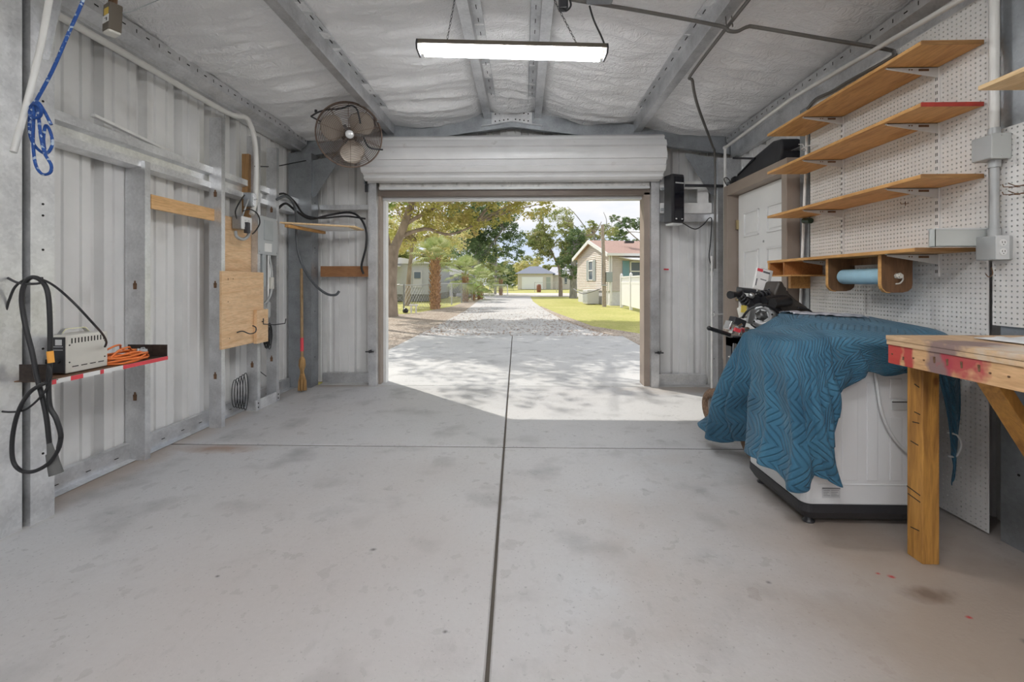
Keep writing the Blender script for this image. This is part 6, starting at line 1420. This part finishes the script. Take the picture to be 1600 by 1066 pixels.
# far garage house
t = thing('garage_house', 'far white house with a wide garage door at the end of the road', 'house', (2.5,80,0))
FH = mat('far_house_wall', (.70,.66,.62), .7); 
mb = MB(); mb.box(-1.0,78,0,5.0,86,2.7); mb.box(5.0,80,0,9.6,86,2.5); mb.build('wall', FH, t)
mb = MB(); mb.box(-.3,77.9,.05,3.3,78,2.15); mb.build('garage_door', mat('far_garage_door', (.90,.93,.97), .5), t)
FR = mat('slate_roof', (.20,.22,.28), .8)
mb = MB()
def hip(mb, x0, x1, y0, y1, z0, z1, ins):
    v = [(x0,y0,z0),(x1,y0,z0),(x1,y1,z0),(x0,y1,z0),(x0+ins,(y0+y1)/2,z1),(x1-ins,(y0+y1)/2,z1)]; mb.add(v, [(0,1,5,4),(1,2,5),(2,3,4,5),(3,0,4),(3,2,1,0)])
hip(mb, -1.5,5.5,77.5,86.5,2.7,4.1,2.6); mb.build('roof', FR, t)
mb = MB(); hip(mb, 4.2,10.0,79.5,86.5,2.5,4.0,1.0); mb.build('roof', mat('pale_far_roof', (.55,.55,.60), .8), t)
mb = MB(); mb.box(7.1,79.9,.9,7.7,80,2.1); f = mb.build('window', TRIMW, t)
mb = MB(); mb.box(7.18,79.86,.95,7.62,79.9,2.05); mb.build('pane', GLASS, f)
mb = MB(); mb.box(3.9,77.92,.1,4.6,78,2.1); mb.build('front_door', mat('far_door', (.40,.45,.42), .6), t)
t = thing('white_house', 'small pale blue house partly hidden behind the slim trunk tree', 'house', (12,76,0))
mb = MB(); mb.box(11.0,74,0,17,82,2.3); mb.build('wall', mat('pale_blue_wall', (.58,.64,.70), .7), t)
mb = MB(); hip(mb, 10.5,17.6,73.5,82.5,2.3,3.6,2.5); mb.build('roof', mat('pale_far_roof2', (.5,.52,.56), .8), t)
# scattered dry leaves on the apron edges
LV = mat('dry_leaf', (.30,.17,.09), .8, 0, .4, 3)
mb = MB(); rnd = random.Random(4)
for k in range(1500):
    y = 10.6+rnd.expovariate(.22); 
    if y > 30: continue
    sd_ = rnd.choice((-1,1)); x = (-2.5+rnd.expovariate(1.6)) if sd_ < 0 else (2.05-.14*(y-10.6)*(1 if y < 16 else .8)-rnd.expovariate(1.6))
    if rnd.random() < .35: x = rnd.uniform(-2.4, 1.2)
    a = rnd.uniform(0, 6.28); s = rnd.uniform(.02,.045); c_, s__ = math.cos(a)*s, math.sin(a)*s
    mb.add([(x-c_, y-s__, .002), (x+s__*.5, y-c_*.5, .010), (x+c_, y+s__, .002), (x-s__*.5, y+c_*.5, .008)], [(0,1,2,3)])
tag(mb.build('fallen_leaves', LV), 'dry brown leaves scattered over the gravel driveway', 'leaves', kind='stuff')
# ================================================================== LIGHT, SKY, CAMERA
w = bpy.data.worlds.new('World'); bpy.context.scene.world = w; w.use_nodes = True; N = w.node_tree.nodes; L = w.node_tree.links
bg = N['Background']; tc = N.new('ShaderNodeTexCoord'); mp = N.new('ShaderNodeMapping'); mp.inputs['Scale'].default_value = (1,1,2.6); L.new(tc.outputs['Generated'], mp.inputs[0])
n1 = N.new('ShaderNodeTexNoise'); n1.inputs['Scale'].default_value = 2.2; n1.inputs['Detail'].default_value = 9; L.new(mp.outputs[0], n1.inputs[0])
r1 = ramp(N, [(.34, (0,0,0)), (.50, (1,1,1))]); L.new(n1.outputs[0], r1.inputs[0])
x = N.new('ShaderNodeMix'); x.data_type = 'RGBA'; L.new(r1.outputs[0], x.inputs[0]); x.inputs[6].default_value = (.60,.74,.97,1); x.inputs[7].default_value = (.98,.98,1,1)
L.new(x.outputs[2], bg.inputs[0]); bg.inputs[1].default_value = .8
s = bpy.data.lights.new('sun', 'SUN'); s.energy = 3.1; s.angle = .012; s.color = (1,.95,.86)
so = bpy.data.objects.new('sun', s); C.objects.link(so)
d = Vector((1.63,-1.6,-2.3)).normalized(); so.rotation_euler = d.to_track_quat('-Z', 'Y').to_euler()
cam = bpy.data.cameras.new('camera'); cam.lens = 36*F/1600; cam.sensor_width = 36; cam.sensor_fit = 'HORIZONTAL'; cam.shift_y = -(533-441)/1600
cam.clip_start = .05; cam.clip_end = 500
co = bpy.data.objects.new('camera', cam); C.objects.link(co); co.location = (0,0,CH); co.rotation_euler = (PI/2, 0, TH)
sc = bpy.context.scene; sc.camera = co
sc.view_settings.view_transform = 'Standard'; sc.view_settings.look = 'None'; sc.view_settings.gamma = 1; sc.view_settings.use_curve_mapping = False
sc.view_settings.exposure = .34
